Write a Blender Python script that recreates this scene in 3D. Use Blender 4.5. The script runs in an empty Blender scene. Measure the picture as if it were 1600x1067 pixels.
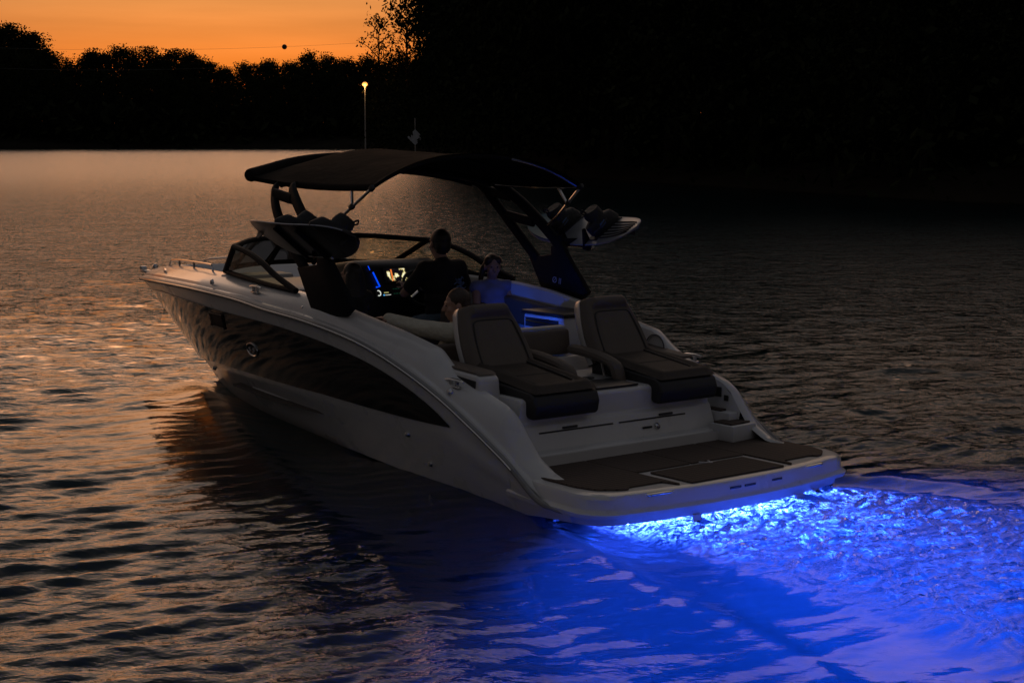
import bpy, bmesh, math, random
import numpy as np
from mathutils import Vector, Matrix

random.seed(7)
rng = np.random.default_rng(11)
SC = bpy.context.scene
COL = SC.collection
PI = math.pi

# ------------------------------------------------------------------ camera
cam_d = bpy.data.cameras.new('camera')
cam = bpy.data.objects.new('camera', cam_d)
COL.objects.link(cam)
cam_d.sensor_fit = 'HORIZONTAL'
cam_d.sensor_width = 36
cam_d.lens = 2440.3 / 1600 * 36
cam_d.clip_start = 0.1
cam_d.clip_end = 4000
CAM_H = 2.446
PITCH = math.atan((533.5 - 219.65) / 2440.3)
cam.location = (0, 0, CAM_H)
cam.rotation_euler = (PI / 2 - PITCH, 0, 0)
SC.camera = cam

# ------------------------------------------------------------------ render settings
SC.render.engine = 'CYCLES'
SC.cycles.use_denoising = True
SC.cycles.max_bounces = 8
SC.cycles.transmission_bounces = 6
SC.cycles.transparent_max_bounces = 8
SC.cycles.volume_bounces = 1
SC.cycles.diffuse_bounces = 3
SC.cycles.glossy_bounces = 4
SC.cycles.caustics_refractive = True
SC.cycles.caustics_reflective = False
SC.cycles.sample_clamp_indirect = 3.0
SC.view_settings.view_transform = 'Standard'
SC.view_settings.look = 'None'
SC.view_settings.gamma = 1
SC.view_settings.exposure = 0
SC.view_settings.use_curve_mapping = False

# ------------------------------------------------------------------ sky
SUN_AZ = math.radians(-10)          # azimuth of the afterglow, measured from +Y towards +X
world = bpy.data.worlds.new('World')
SC.world = world
world.use_nodes = True
wt = world.node_tree
wt.nodes.clear()
def wn(t, **k):
    n = wt.nodes.new(t)
    for a, b in k.items(): setattr(n, a, b)
    return n
w_out = wn('ShaderNodeOutputWorld')
w_bg = wn('ShaderNodeBackground')
w_bg2 = wn('ShaderNodeBackground')
w_add = wn('ShaderNodeAddShader')
sky = wn('ShaderNodeTexSky', sky_type='NISHITA')
sky.sun_disc = False
sky.sun_elevation = math.radians(0.6)
sky.sun_rotation = SUN_AZ
sky.altitude = 200
sky.air_density = 1.0
sky.dust_density = 2.0
w_bg.inputs['Strength'].default_value = 0.012
wt.links.new(sky.outputs[0], w_bg.inputs[0])
tc = wn('ShaderNodeTexCoord')
sep = wn('ShaderNodeSeparateXYZ')
wt.links.new(tc.outputs['Generated'], sep.inputs[0])
def ramp(tree, stops):
    r = tree.nodes.new('ShaderNodeValToRGB')
    el = r.color_ramp.elements
    while len(el) < len(stops): el.new(0.5)
    for e, (p, c) in zip(el, stops):
        e.position = p
        e.color = (*c, 1)
    return r
# warm side of the sky (towards the sunset) and the far side, by height above the horizon
GLOW = [(0.0, (0.55, 0.125, 0.022)), (0.045, (0.80, 0.188, 0.028)), (0.09, (0.66, 0.25, 0.070)), (0.17, (1.95, 0.93, 0.45)),
        (0.30, (1.50, 0.92, 0.60)), (0.42, (1.0, 0.72, 0.54)), (0.58, (0.48, 0.40, 0.35)), (0.75, (0.14, 0.138, 0.145)), (1.0, (0.075, 0.082, 0.098))]
FAR = [(0.0, (0.050, 0.045, 0.048)), (0.15, (0.070, 0.062, 0.064)), (0.4, (0.085, 0.078, 0.080)), (0.7, (0.085, 0.084, 0.092)), (1.0, (0.075, 0.082, 0.098))]
g1 = ramp(wt, GLOW)
g2 = ramp(wt, FAR)
for g in (g1, g2): wt.links.new(sep.outputs['Z'], g.inputs[0])
vn = wn('ShaderNodeVectorMath', operation='NORMALIZE')
flat = wn('ShaderNodeCombineXYZ')
wt.links.new(sep.outputs['X'], flat.inputs[0]); wt.links.new(sep.outputs['Y'], flat.inputs[1])
wt.links.new(flat.outputs[0], vn.inputs[0])
dot = wn('ShaderNodeVectorMath', operation='DOT_PRODUCT')
dot.inputs[1].default_value = (math.sin(SUN_AZ), math.cos(SUN_AZ), 0)
wt.links.new(vn.outputs[0], dot.inputs[0])
azr = wn('ShaderNodeMapRange', interpolation_type='SMOOTHSTEP')
azr.inputs[1].default_value = 0.0; azr.inputs[2].default_value = 1.0
azr.interpolation_type = 'LINEAR'
wt.links.new(dot.outputs['Value'], azr.inputs[0])
azp = wn('ShaderNodeMath', operation='POWER'); azp.inputs[1].default_value = 6.0
wt.links.new(azr.outputs[0], azp.inputs[0])
mixg = wn('ShaderNodeMix', data_type='RGBA')
wt.links.new(azp.outputs[0], mixg.inputs[0])
wt.links.new(g2.outputs[0], mixg.inputs[6]); wt.links.new(g1.outputs[0], mixg.inputs[7])
# thin streaky cloud veils
cm = wn('ShaderNodeMapping'); cm.inputs['Scale'].default_value = (2.2, 2.2, 26)
cm.inputs['Rotation'].default_value = (0.02, 0.03, 0)
wt.links.new(tc.outputs['Generated'], cm.inputs[0])
cn = wn('ShaderNodeTexNoise'); cn.inputs['Scale'].default_value = 1.8; cn.inputs['Detail'].default_value = 5
wt.links.new(cm.outputs[0], cn.inputs[0])
cr = wn('ShaderNodeMapRange'); cr.inputs[1].default_value = 0.3; cr.inputs[2].default_value = 0.75
cr.inputs[3].default_value = 0.80; cr.inputs[4].default_value = 1.18
wt.links.new(cn.outputs[0], cr.inputs[0])
mulc = wn('ShaderNodeVectorMath', operation='SCALE')
wt.links.new(mixg.outputs[2], mulc.inputs[0]); wt.links.new(cr.outputs[0], mulc.inputs['Scale'])
wt.links.new(mulc.outputs[0], w_bg2.inputs[0])
w_bg2.inputs['Strength'].default_value = 1.0
wt.links.new(w_bg.outputs[0], w_add.inputs[0]); wt.links.new(w_bg2.outputs[0], w_add.inputs[1])
wt.links.new(w_add.outputs[0], w_out.inputs[0])

# ------------------------------------------------------------------ material helpers
def mat(name, col, rough=0.5, metal=0.0, coat=0.0, spec=0.5, noise=None, bump=None, emit=None):
    m = bpy.data.materials.new(name)
    m.use_nodes = True
    t = m.node_tree
    b = t.nodes['Principled BSDF']
    b.inputs['Base Color'].default_value = (*col, 1)
    b.inputs['Roughness'].default_value = rough
    b.inputs['Metallic'].default_value = metal
    b.inputs['Coat Weight'].default_value = coat
    b.inputs['Coat Roughness'].default_value = 0.04
    b.inputs['Specular IOR Level'].default_value = spec
    tcn = t.nodes.new('ShaderNodeTexCoord')
    if noise:
        sc, amt = noise
        n = t.nodes.new('ShaderNodeTexNoise'); n.inputs['Scale'].default_value = sc; n.inputs['Detail'].default_value = 5
        t.links.new(tcn.outputs['Object'], n.inputs[0])
        mr = t.nodes.new('ShaderNodeMapRange'); mr.inputs[1].default_value = 0.25; mr.inputs[2].default_value = 0.75
        mr.inputs[3].default_value = 1 - amt; mr.inputs[4].default_value = 1 + amt
        t.links.new(n.outputs[0], mr.inputs[0])
        vm = t.nodes.new('ShaderNodeVectorMath'); vm.operation = 'SCALE'
        vm.inputs[0].default_value = col
        t.links.new(mr.outputs[0], vm.inputs['Scale'])
        t.links.new(vm.outputs[0], b.inputs['Base Color'])
        m2 = t.nodes.new('ShaderNodeMapRange'); m2.inputs[3].default_value = max(0, rough * 0.8); m2.inputs[4].default_value = min(1, rough * 1.25)
        t.links.new(n.outputs[0], m2.inputs[0]); t.links.new(m2.outputs[0], b.inputs['Roughness'])
    if bump:
        sc, dist = bump
        n = t.nodes.new('ShaderNodeTexNoise'); n.inputs['Scale'].default_value = sc; n.inputs['Detail'].default_value = 3
        t.links.new(tcn.outputs['Object'], n.inputs[0])
        bp = t.nodes.new('ShaderNodeBump'); bp.inputs['Distance'].default_value = dist; bp.inputs['Strength'].default_value = 1
        t.links.new(n.outputs[0], bp.inputs['Height']); t.links.new(bp.outputs[0], b.inputs['Normal'])
    if emit:
        b.inputs['Emission Color'].default_value = (*emit[0], 1)
        b.inputs['Emission Strength'].default_value = emit[1]
    return m

M = {}
M['gel'] = mat('white_gelcoat', (0.56, 0.55, 0.54), 0.28, coat=0.35, noise=(2.5, 0.05))
M['liner'] = mat('white_liner', (0.53, 0.53, 0.535), 0.42, noise=(4, 0.05))
M['black_gel'] = mat('black_gelcoat', (0.004, 0.0035, 0.0035), 0.05, spec=0.55, coat=0.0, noise=(3, 0.1))
M['chrome'] = mat('polished_steel', (0.62, 0.61, 0.60), 0.16, metal=1, noise=(30, 0.05))
M['rubber'] = mat('black_rubber', (0.012, 0.012, 0.013), 0.55, noise=(30, 0.1))
M['blackmetal'] = mat('black_powder_coat', (0.007, 0.007, 0.008), 0.6, spec=0.12, noise=(20, 0.15), bump=(600, 0.0003))
M['railgrey'] = mat('grey_rub_rail', (0.22, 0.22, 0.22), 0.45, noise=(20, 0.1))
M['canvas'] = mat('black_canvas', (0.016, 0.014, 0.013), 0.9, spec=0.1, noise=(6, 0.2), bump=(9, 0.006))
M['vinyl'] = mat('brown_vinyl', (0.100, 0.078, 0.062), 0.6, noise=(9, 0.12), bump=(170, 0.0015))
M['vinyl_dark'] = mat('charcoal_vinyl', (0.014, 0.013, 0.014), 0.5, noise=(9, 0.15), bump=(170, 0.001))
M['dash'] = mat('black_dash', (0.008, 0.008, 0.009), 0.45, noise=(20, 0.15))
M['skin'] = mat('skin', (0.34, 0.20, 0.145), 0.5, noise=(14, 0.08))
M['hair_dark'] = mat('dark_hair', (0.012, 0.008, 0.006), 0.5, noise=(40, 0.3), bump=(60, 0.004))
M['hair_brown'] = mat('brown_hair', (0.035, 0.02, 0.013), 0.5, noise=(40, 0.3), bump=(60, 0.004))
M['eye'] = mat('eye', (0.06, 0.05, 0.05), 0.25, noise=(40, 0.1))
M['tshirt'] = mat('black_cotton', (0.008, 0.008, 0.009), 0.9, noise=(12, 0.2), bump=(8, 0.02))
M['jersey'] = mat('cream_cotton', (0.50, 0.47, 0.38), 0.9, noise=(12, 0.12), bump=(11, 0.03))
M['jeans'] = mat('blue_cotton', (0.10, 0.15, 0.20), 0.9, noise=(16, 0.2), bump=(10, 0.02))
M['tank'] = mat('pale_blue_cotton', (0.16, 0.18, 0.32), 0.9, noise=(12, 0.15), bump=(10, 0.02))
M['sole'] = mat('grey_deck_carpet', (0.06, 0.055, 0.05), 0.9, noise=(30, 0.2))
M['print'] = mat('shirt_print', (0.10, 0.16, 0.24), 0.8, noise=(25, 0.6))
M['letter'] = mat('grey_lettering', (0.03, 0.03, 0.034), 0.4)
M['letter_light'] = mat('silver_lettering', (0.35, 0.36, 0.40), 0.4)
M['teal'] = mat('teal_board_print', (0.055, 0.11, 0.12), 0.35, noise=(7, 0.35))
M['boardgrey'] = mat('grey_board', (0.20, 0.20, 0.21), 0.35, noise=(6, 0.2))
M['boarddark'] = mat('dark_board', (0.02, 0.017, 0.017), 0.35, noise=(6, 0.4))
M['boot'] = mat('black_boot', (0.012, 0.012, 0.013), 0.7, noise=(18, 0.3), bump=(30, 0.01))
M['bootblue'] = mat('blue_boot_patch', (0.05, 0.10, 0.22), 0.6, noise=(18, 0.2))
M['led'] = mat('blue_led_strip', (0.0, 0.05, 0.3), 0.5, emit=((0.0, 0.07, 1.0), 0.9))
M['ledlow'] = mat('blue_led_lens', (0.0, 0.05, 0.3), 0.5, emit=((0.01, 0.10, 1.0), 6.0))
M['readout'] = mat('white_readout', (0.0, 0.0, 0.0), 0.5, emit=((0.85, 0.9, 0.8), 0.8))
M['readout_y'] = mat('yellow_readout', (0.0, 0.0, 0.0), 0.5, emit=((0.8, 0.75, 0.25), 0.6))
M['readout_b'] = mat('cyan_readout', (0.0, 0.0, 0.0), 0.5, emit=((0.1, 0.5, 1.0), 0.9))
M['readout_g'] = mat('green_readout', (0.0, 0.0, 0.0), 0.5, emit=((0.02, 0.25, 0.13), 0.12))

# glass with a slight bronze tint
m = bpy.data.materials.new('bronze_tinted_glass'); m.use_nodes = True
t = m.node_tree; t.nodes.clear()
o_ = t.nodes.new('ShaderNodeOutputMaterial'); mx = t.nodes.new('ShaderNodeMixShader'); fr = t.nodes.new('ShaderNodeFresnel')
tr = t.nodes.new('ShaderNodeBsdfTransparent'); gl = t.nodes.new('ShaderNodeBsdfGlossy')
tr.inputs[0].default_value = (0.80, 0.79, 0.64, 1); gl.inputs['Roughness'].default_value = 0.02; fr.inputs[0].default_value = 1.3
t.links.new(fr.outputs[0], mx.inputs[0]); t.links.new(tr.outputs[0], mx.inputs[1]); t.links.new(gl.outputs[0], mx.inputs[2]); t.links.new(mx.outputs[0], o_.inputs[0])
M['glass'] = m

# ribbed brown foam deck mat: fine athwartships grooves
def teak_mat():
    m = mat('brown_foam_mat', (0.085, 0.063, 0.052), 0.85, spec=0.2, noise=(14, 0.18))
    t = m.node_tree; b = t.nodes['Principled BSDF']
    tc_ = t.nodes.new('ShaderNodeTexCoord')
    wv = t.nodes.new('ShaderNodeTexWave'); wv.wave_type = 'BANDS'; wv.bands_direction = 'X'; wv.wave_profile = 'SAW'
    wv.inputs['Scale'].default_value = 7.0; wv.inputs['Distortion'].default_value = 0.0
    t.links.new(tc_.outputs['Object'], wv.inputs[0])
    st = t.nodes.new('ShaderNodeMapRange'); st.inputs[1].default_value = 0.80; st.inputs[2].default_value = 0.9; st.inputs[3].default_value = 1.0; st.inputs[4].default_value = 0.0
    t.links.new(wv.outputs['Fac'], st.inputs[0])
    bp = t.nodes.new('ShaderNodeBump'); bp.inputs['Distance'].default_value = 0.004
    t.links.new(st.outputs[0], bp.inputs['Height']); t.links.new(bp.outputs[0], b.inputs['Normal'])
    src = b.inputs['Base Color'].links[0].from_socket
    mxn = t.nodes.new('ShaderNodeMix'); mxn.data_type = 'RGBA'
    t.links.new(st.outputs[0], mxn.inputs[0]); mxn.inputs[6].default_value = (0.016, 0.012, 0.011, 1)
    t.links.new(src, mxn.inputs[7]); t.links.new(mxn.outputs[2], b.inputs['Base Color'])
    return m
M['mat'] = teak_mat()

# chart plotter picture
def chart_mat():
    m = mat('chart_screen', (0.0, 0.0, 0.0), 0.3)
    t = m.node_tree; b = t.nodes['Principled BSDF']
    tc_ = t.nodes.new('ShaderNodeTexCoord')
    vo = t.nodes.new('ShaderNodeTexNoise'); vo.inputs['Scale'].default_value = 21; vo.inputs['Detail'].default_value = 3
    t.links.new(tc_.outputs['Object'], vo.inputs[0])
    r = ramp(t, [(0.0, (0.0, 0.0, 0.0)), (0.5, (0.004, 0.003, 0.006)), (0.54, (0.75, 0.62, 0.22)), (0.62, (1.0, 0.95, 0.62)), (1.0, (1, 1, 0.9))])
    t.links.new(vo.outputs[0], r.inputs[0]); t.links.new(r.outputs[0], b.inputs['Emission Color'])
    b.inputs['Emission Strength'].default_value = 0.95
    return m
M['chart'] = chart_mat()
M['chart_orange'] = mat('chart_orange_bar', (0, 0, 0), 0.4, emit=((0.9, 0.22, 0.04), 0.9))

# ------------------------------------------------------------------ mesh helpers
def tag(o, label=None, cat=None, group=None, kind=None):
    if label: o['label'] = label
    if cat: o['category'] = cat
    if group: o['group'] = group
    if kind: o['kind'] = kind
    return o

def finish(me, angle=38):
    me.shade_smooth()
    try: me.set_sharp_from_angle(angle=math.radians(angle))
    except Exception: pass

def link(name, me, m, parent=None):
    me.materials.clear()
    me.materials.append(m)
    o = bpy.data.objects.new(name, me)
    COL.objects.link(o)
    if parent is not None: o.parent = parent
    return o

def from_bm(name, bm, m, parent=None, angle=38, fix=True):
    if fix: bmesh.ops.recalc_face_normals(bm, faces=bm.faces)
    me = bpy.data.meshes.new(name)
    bm.to_mesh(me); bm.free()
    finish(me, angle)
    return link(name, me, m, parent)

def a_box(bm, c, s, rot=None, bevel=0.0, seg=2):
    mt = Matrix.Translation(c) @ (rot.to_4x4() if rot is not None else Matrix()) @ Matrix.Diagonal((*s, 1))
    r = bmesh.ops.create_cube(bm, size=1, matrix=mt)
    if bevel:
        es = list({e for v in r['verts'] for e in v.link_edges})
        bmesh.ops.bevel(bm, geom=es, offset=bevel, segments=seg, affect='EDGES', profile=0.5)

def a_prism(bm, pts, vec, bevel=0.0, seg=2):
    vec = Vector(vec)
    a = [bm.verts.new(p) for p in pts]
    b = [bm.verts.new(Vector(p) + vec) for p in pts]
    n = len(pts)
    fs = [bm.faces.new(a), bm.faces.new(b[::-1])]
    for i in range(n): fs.append(bm.faces.new([a[i], b[i], b[(i + 1) % n], a[(i + 1) % n]]))
    if bevel:
        es = list({e for f in fs for e in f.edges})
        bmesh.ops.recalc_face_normals(bm, faces=fs)
        bmesh.ops.bevel(bm, geom=es, offset=bevel, segments=seg, affect='EDGES', profile=0.5)

def frames(path, closed=False):
    P = [Vector(p) for p in path]; n = len(P); out = []; up = None
    for i in range(n):
        a = P[(i - 1) % n] if (closed or i > 0) else P[i]
        b = P[(i + 1) % n] if (closed or i < n - 1) else P[i]
        d = (b - a).normalized()
        if up is None:
            up = Vector((0, 0, 1)) if abs(d.z) < 0.9 else Vector((1, 0, 0))
        x = d.cross(up).normalized(); up = x.cross(d).normalized()
        out.append((P[i], x, up))
    return out

def a_tube(bm, path, r, seg=10, closed=False, caps=True, sx=1.0, sy=1.0):
    fr_ = frames(path, closed); n = len(fr_)
    rr = r if hasattr(r, '__len__') else [r] * n
    rings = []
    for (p, x, u), q in zip(fr_, rr):
        rings.append([bm.verts.new(p + x * (q * sx * math.cos(2 * PI * k / seg)) + u * (q * sy * math.sin(2 * PI * k / seg))) for k in range(seg)])
    for i in range(n if closed else n - 1):
        A, B = rings[i], rings[(i + 1) % n]
        for k in range(seg): bm.faces.new([A[k], A[(k + 1) % seg], B[(k + 1) % seg], B[k]])
    if caps and not closed:
        bm.faces.new(rings[0][::-1]); bm.faces.new(rings[-1])

def a_grid(bm, rows, closed_u=False):
    vs = [[bm.verts.new(p) for p in r] for r in rows]
    for i in range(len(vs) - 1):
        m_ = len(vs[i])
        for k in range(m_ if closed_u else m_ - 1):
            q = [vs[i][k], vs[i][(k + 1) % m_], vs[i + 1][(k + 1) % m_], vs[i + 1][k]]
            co = []
            for v in q:
                if all((v.co - w.co).length > 1e-6 for w in co): co.append(v)
            if len(co) >= 3:
                try: bm.faces.new(co)
                except ValueError: pass
    return vs

def a_lathe(bm, prof, c=(0, 0, 0), axis='Z', seg=16):
    rows = []
    for r, h in prof:
        row = []
        for k in range(seg):
            a = 2 * PI * k / seg
            x, y = r * math.cos(a), r * math.sin(a)
            p = {'Z': (x, y, h), 'X': (h, x, y), 'Y': (x, h, y)}[axis]
            row.append(Vector(p) + Vector(c))
        rows.append(row)
    a_grid(bm, rows, True)

def smooth_path(pts, n=6, closed=False):
    P = [Vector(p) for p in pts]; out = []; m_ = len(P)
    for i in range(m_ if closed else m_ - 1):
        g = (lambda j: P[j % m_]) if closed else (lambda j: P[min(max(j, 0), m_ - 1)])
        p0, p1, p2, p3 = g(i - 1), g(i), g(i + 1), g(i + 2)
        for k in range(n):
            t_ = k / n
            out.append(0.5 * ((2 * p1) + (p2 - p0) * t_ + (2 * p0 - 5 * p1 + 4 * p2 - p3) * t_ ** 2 + (3 * p1 - p0 - 3 * p2 + p3) * t_ ** 3))
    if not closed: out.append(P[-1])
    return out

def part(name, m, parent, fn, angle=38):
    bm = bmesh.new(); fn(bm)
    return from_bm(name, bm, m, parent, angle)

def box(name, m, parent, c, s, rot=None, bevel=0.0, seg=2): return part(name, m, parent, lambda bm: a_box(bm, c, s, rot, bevel, seg))
def prism(name, m, parent, pts, vec, bevel=0.0, seg=2): return part(name, m, parent, lambda bm: a_prism(bm, pts, vec, bevel, seg))
def tube(name, m, parent, path, r, **k): return part(name, m, parent, lambda bm: a_tube(bm, path, r, **k))

def text(name, s, m, parent, origin, xdir, ydir, size, depth=0.001, space=1.0):
    cu = bpy.data.curves.new(name, 'FONT'); cu.body = s; cu.size = size; cu.extrude = depth; cu.align_x = 'CENTER'; cu.align_y = 'CENTER'; cu.space_character = space
    o = bpy.data.objects.new(name, cu); COL.objects.link(o)
    dg = bpy.context.evaluated_depsgraph_get()
    me = bpy.data.meshes.new_from_object(o.evaluated_get(dg))
    bpy.data.objects.remove(o); bpy.data.curves.remove(cu)
    x = Vector(xdir).normalized(); y = Vector(ydir).normalized(); z = x.cross(y).normalized(); y = z.cross(x)
    mt = Matrix.Translation(origin) @ Matrix((x, y, z)).transposed().to_4x4()
    me.transform(mt); me.name = name
    return link(name, me, m, parent)

# ------------------------------------------------------------------ boat frame
HEAD = math.radians(39.345); ROLL = math.radians(0.718)
fwd = Vector((-math.sin(HEAD), math.cos(HEAD), 0)); prt = Vector((-math.cos(HEAD), -math.sin(HEAD), 0)); upv = Vector((0, 0, 1))
Lv = prt * math.cos(ROLL) + upv * math.sin(ROLL); Uv = upv * math.cos(ROLL) - prt * math.sin(ROLL)
BOAT = Matrix.Translation((1.532, 10.32, -0.117)) @ Matrix((fwd, Lv, Uv)).transposed().to_4x4()
WL = 0.117    # water level in boat coordinates

# ================================================================== WATER
def build_water():
    ang = []
    a = -PI
    while a < PI - 1e-6:
        ang.append(a)
        d = abs(math.degrees(a))
        a += math.radians(0.052 if d < 22 else (0.4 if d < 30 else (2 if d < 60 else 6)))
    ang = np.array(ang)
    r = [0.6, 1.6, 2.8, 3.8, 4.6, 5.2]
    while r[-1] < 520:
        r.append(r[-1] + max(0.03, r[-1] ** 2 / 4600))
    r += [650, 900, 1400, 2200]
    r = np.array(r)
    dr = np.gradient(r)
    A, R = np.meshgrid(ang, r)
    DR = np.repeat(dr[:, None], len(ang), 1)
    X = R * np.sin(A); Y = R * np.cos(A)
    # boat coordinates of every point
    inv = np.array(BOAT.inverted())
    XB = inv[0, 0] * X + inv[0, 1] * Y + inv[0, 3]
    YB = inv[1, 0] * X + inv[1, 1] * Y + inv[1, 3]
    def sm(x, a_, b_):
        q = np.clip((x - a_) / (b_ - a_), 0, 1); return q * q * (3 - 2 * q)
    H = np.zeros_like(X); SL = np.zeros_like(X)
    # calm lee right beside the hull and in the run of the boat
    hb = np.interp(XB, [-1, 0.9, 2.3, 3.4, 4.9, 5.6, 6.6, 7.3, 9], [1.3, 1.2, 1.1, .92, .7, .6, .33, 0.05, 0])
    side = np.abs(YB) - hb
    lee = np.exp(-(np.clip(side, 0, None) / 0.9) ** 2) * sm(XB, -3.5, -0.5) * (1 - sm(XB, 6.6, 7.6))
    camside = sm(YB, 0.4, 1.2) * sm(XB, -7.5, -2.0) * (1 - sm(XB, 4.5, 7.5)) * np.exp(-(np.clip(side - 0.12 * np.clip(-XB, 0, None), 0, None) / 2.4) ** 2)
    calm = 1 - 0.86 * np.clip(lee + 1.0 * camside, 0, 1)
    patch = 0.8 + 0.3 * np.sin(0.31 * X + 0.17 * Y + 1) * np.sin(0.23 * Y - 0.11 * X)
    waves = []
    for lam, n, slope in ((5.5, 5, 0.004), (2.6, 7, 0.007), (1.3, 9, 0.013), (0.75, 12, 0.027), (0.44, 18, 0.062), (0.28, 20, 0.105), (0.18, 18, 0.105)):
        for _ in range(n):
            l = lam * math.exp(rng.normal(0, 0.18))
            th = math.radians(112 + rng.normal(0, 17))
            waves.append((l, th, slope * (0.6 + 0.8 * rng.random()) / math.sqrt(n) * 1.9, rng.random() * 2 * PI))
    for l, th, s, ph in waves:
        k = 2 * PI / l
        kx, ky = k * math.cos(th), k * math.sin(th)
        res = 1 - sm(DR * abs(math.sin(th)) + 0.004 * R * abs(math.cos(th)), 0.22 * l, 0.42 * l)
        p = kx * X + ky * Y + ph
        w = np.sin(p) + 0.28 * np.sin(2 * p + 1.57)
        H += (s / k) * w * res * (calm if l < 3 else 1)
    # diverging bow wave on both sides and the crease trailing from the stern corner
    for sgn in (1, -1):
        yb = YB * sgn
        dist = yb - (0.35 + (7.0 - XB) * 0.36)
        env = sm(7.5 - XB, 0.0, 1.2) * np.exp(-np.clip(6.8 - XB, 0, None) / 7.0)
        H += 0.075 * env * np.exp(-(dist / 0.26) ** 2) - 0.05 * env * np.exp(-((dist + 0.5) / 0.40) ** 2)
        H += 0.030 * env * np.exp(-((dist - 0.62) / 0.3) ** 2)
        d2 = yb - (1.16 + (0.9 - XB) * 0.30)
        e2 = sm(1.0 - XB, 0.0, 0.6) * np.exp(-np.clip(-XB, 0, None) / 9.0)
        H += 0.012 * e2 * np.exp(-((d2 + 0.05 * np.sin(2.3 * XB)) / 0.09) ** 2) - 0.010 * e2 * np.exp(-((d2 + 0.22) / 0.16) ** 2)
        for j in range(1, 5):
            d3 = yb - (1.35 + (1.2 - XB) * (0.36 + 0.10 * j)) - 0.15 * j
            H += 0.012 * e2 * np.exp(-(d3 / 0.16) ** 2)
    # transverse stern waves
    H += 0.02 * np.cos((XB) * 2 * PI / 2.2) * np.exp(-(YB / 2.2) ** 2) * sm(-XB, 0.2, 1.5) * np.exp(-np.clip(-XB, 0, None) / 8)
    # churned wash straight behind the platform
    half = 0.95 + np.clip(0.6 - XB, 0, None) * 0.17
    wash = sm(0.95 - XB, 0.0, 0.4) * (1 - sm(np.abs(YB + 0.12), half * 0.75, half * 1.12)) * np.exp(-np.clip(-XB, 0, None) / 6.5)
    T = np.zeros_like(X); N2 = np.zeros_like(X)
    px_, py_ = XB.copy(), YB.copy()
    wx = 0.10 * np.sin(5.3 * YB + 2.1 * XB) + 0.06 * np.sin(11.7 * XB - 6.1 * YB + 1.0)
    wy = 0.10 * np.sin(4.7 * XB - 1.3 * YB + 2.0) + 0.06 * np.sin(12.9 * YB + 5.2 * XB)
    for i in range(46):
        l = 0.11 * math.exp(rng.random() * 1.6)
        th = rng.random() * 2 * PI
        k = 2 * PI / l
        res = 1 - sm(DR, 0.22 * l, 0.45 * l)
        s = np.sin(k * (math.cos(th) * (XB + wx) + math.sin(th) * (YB + wy)) + rng.random() * 6.28)
        T += (1 - np.abs(s)) * l * 0.024 * res
        N2 += s * (1 if i % 2 else 0.6) / 6
    H -= 0.105 * np.exp(-((XB - 0.15) / 1.1) ** 2) * (1 - sm(np.abs(YB), 0.9, 1.6))
    H += T * wash * 0.75
    ridge = np.clip((T / (T[wash > 0.5].mean() + 1e-9) - 0.75) / 0.75, 0, 1) if (wash > 0.5).any() else T
    foam = np.clip(wash * (0.30 + 0.75 * ridge ** 1.4) * (0.85 + 0.3 * N2) * (1 + 0.9 * np.exp(-((XB - 0.1) / 0.7) ** 2)), 0, 1)
    # smooth rim of spray along the port quarter
    foam = np.maximum(foam, 0.5 * np.exp(-((YB - (1.14 + (0.9 - XB) * 0.30)) / 0.05) ** 2) * sm(1.0 - XB, 0, 0.3) * np.exp(-np.clip(0.6 - XB, 0, None) / 0.9))
    # hold the surface level at the far shore
    H *= 1 - 0.7 * sm(R, 60, 400)
    res_mid = 1 - sm(DR, 0.035, 0.13)
    far_rough = sm(np.log(DR), math.log(0.22), math.log(4.0)) * (1 - 0.62 * sm(R, 280, 470))
    shel = 1 - 0.6 * sm(R, 330, 480)
    nr, na = X.shape
    top = np.stack([X, Y, H], -1).reshape(-1, 3)
    nt = len(top)
    low = np.array([[0, 0, 0.0]])
    ringb = np.stack([X[-1], Y[-1], np.full(na, -14.0)], -1)
    co = np.concatenate([top, low, ringb, np.array([[0, 0, -14.0]])])
    i0 = (np.arange(nr - 1)[:, None] * na + np.arange(na)[None, :])
    j1 = np.roll(np.arange(na), -1)
    i1 = (np.arange(nr - 1)[:, None] * na + j1[None, :])
    quads = np.stack([i0, i0 + na, i1 + na, i1], -1).reshape(-1, 4)[:, ::-1]
    ctr, rb, cb = nt, nt + 1, nt + 1 + na
    ks = np.arange(na)
    lastr = (nr - 1) * na
    wall = np.stack([lastr + ks, rb + ks, rb + j1, lastr + j1], -1)[:, ::-1]
    cap = np.stack([np.full(na, ctr), ks, j1], -1)[:, ::-1]
    bot = np.stack([np.full(na, cb), rb + ks, rb + j1], -1)
    nq = len(quads) + len(wall); nt3 = len(cap) + len(bot)
    me = bpy.data.meshes.new('lake_water')
    me.vertices.add(len(co)); me.vertices.foreach_set('co', co.astype(np.float32).ravel())
    li = np.concatenate([quads.ravel(), wall.ravel(), cap.ravel(), bot.ravel()]).astype(np.int32)
    me.loops.add(len(li)); me.loops.foreach_set('vertex_index', li)
    ls = np.concatenate([np.arange(nq) * 4, nq * 4 + np.arange(nt3) * 3]).astype(np.int32)
    me.polygons.add(nq + nt3); me.polygons.foreach_set('loop_start', ls)
    me.update(calc_edges=True); me.validate()
    at = me.attributes.new('foam', 'FLOAT', 'POINT')
    f = np.zeros(len(co), np.float32); f[:nt] = foam.ravel(); at.data.foreach_set('value', f)
    at = me.attributes.new('coarse', 'FLOAT', 'POINT')
    f = np.zeros(len(co), np.float32); f[:nt] = ((1 - res_mid) * (1 - 0.45 * far_rough) * shel).ravel(); at.data.foreach_set('value', f)
    at = me.attributes.new('farrough', 'FLOAT', 'POINT')
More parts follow.
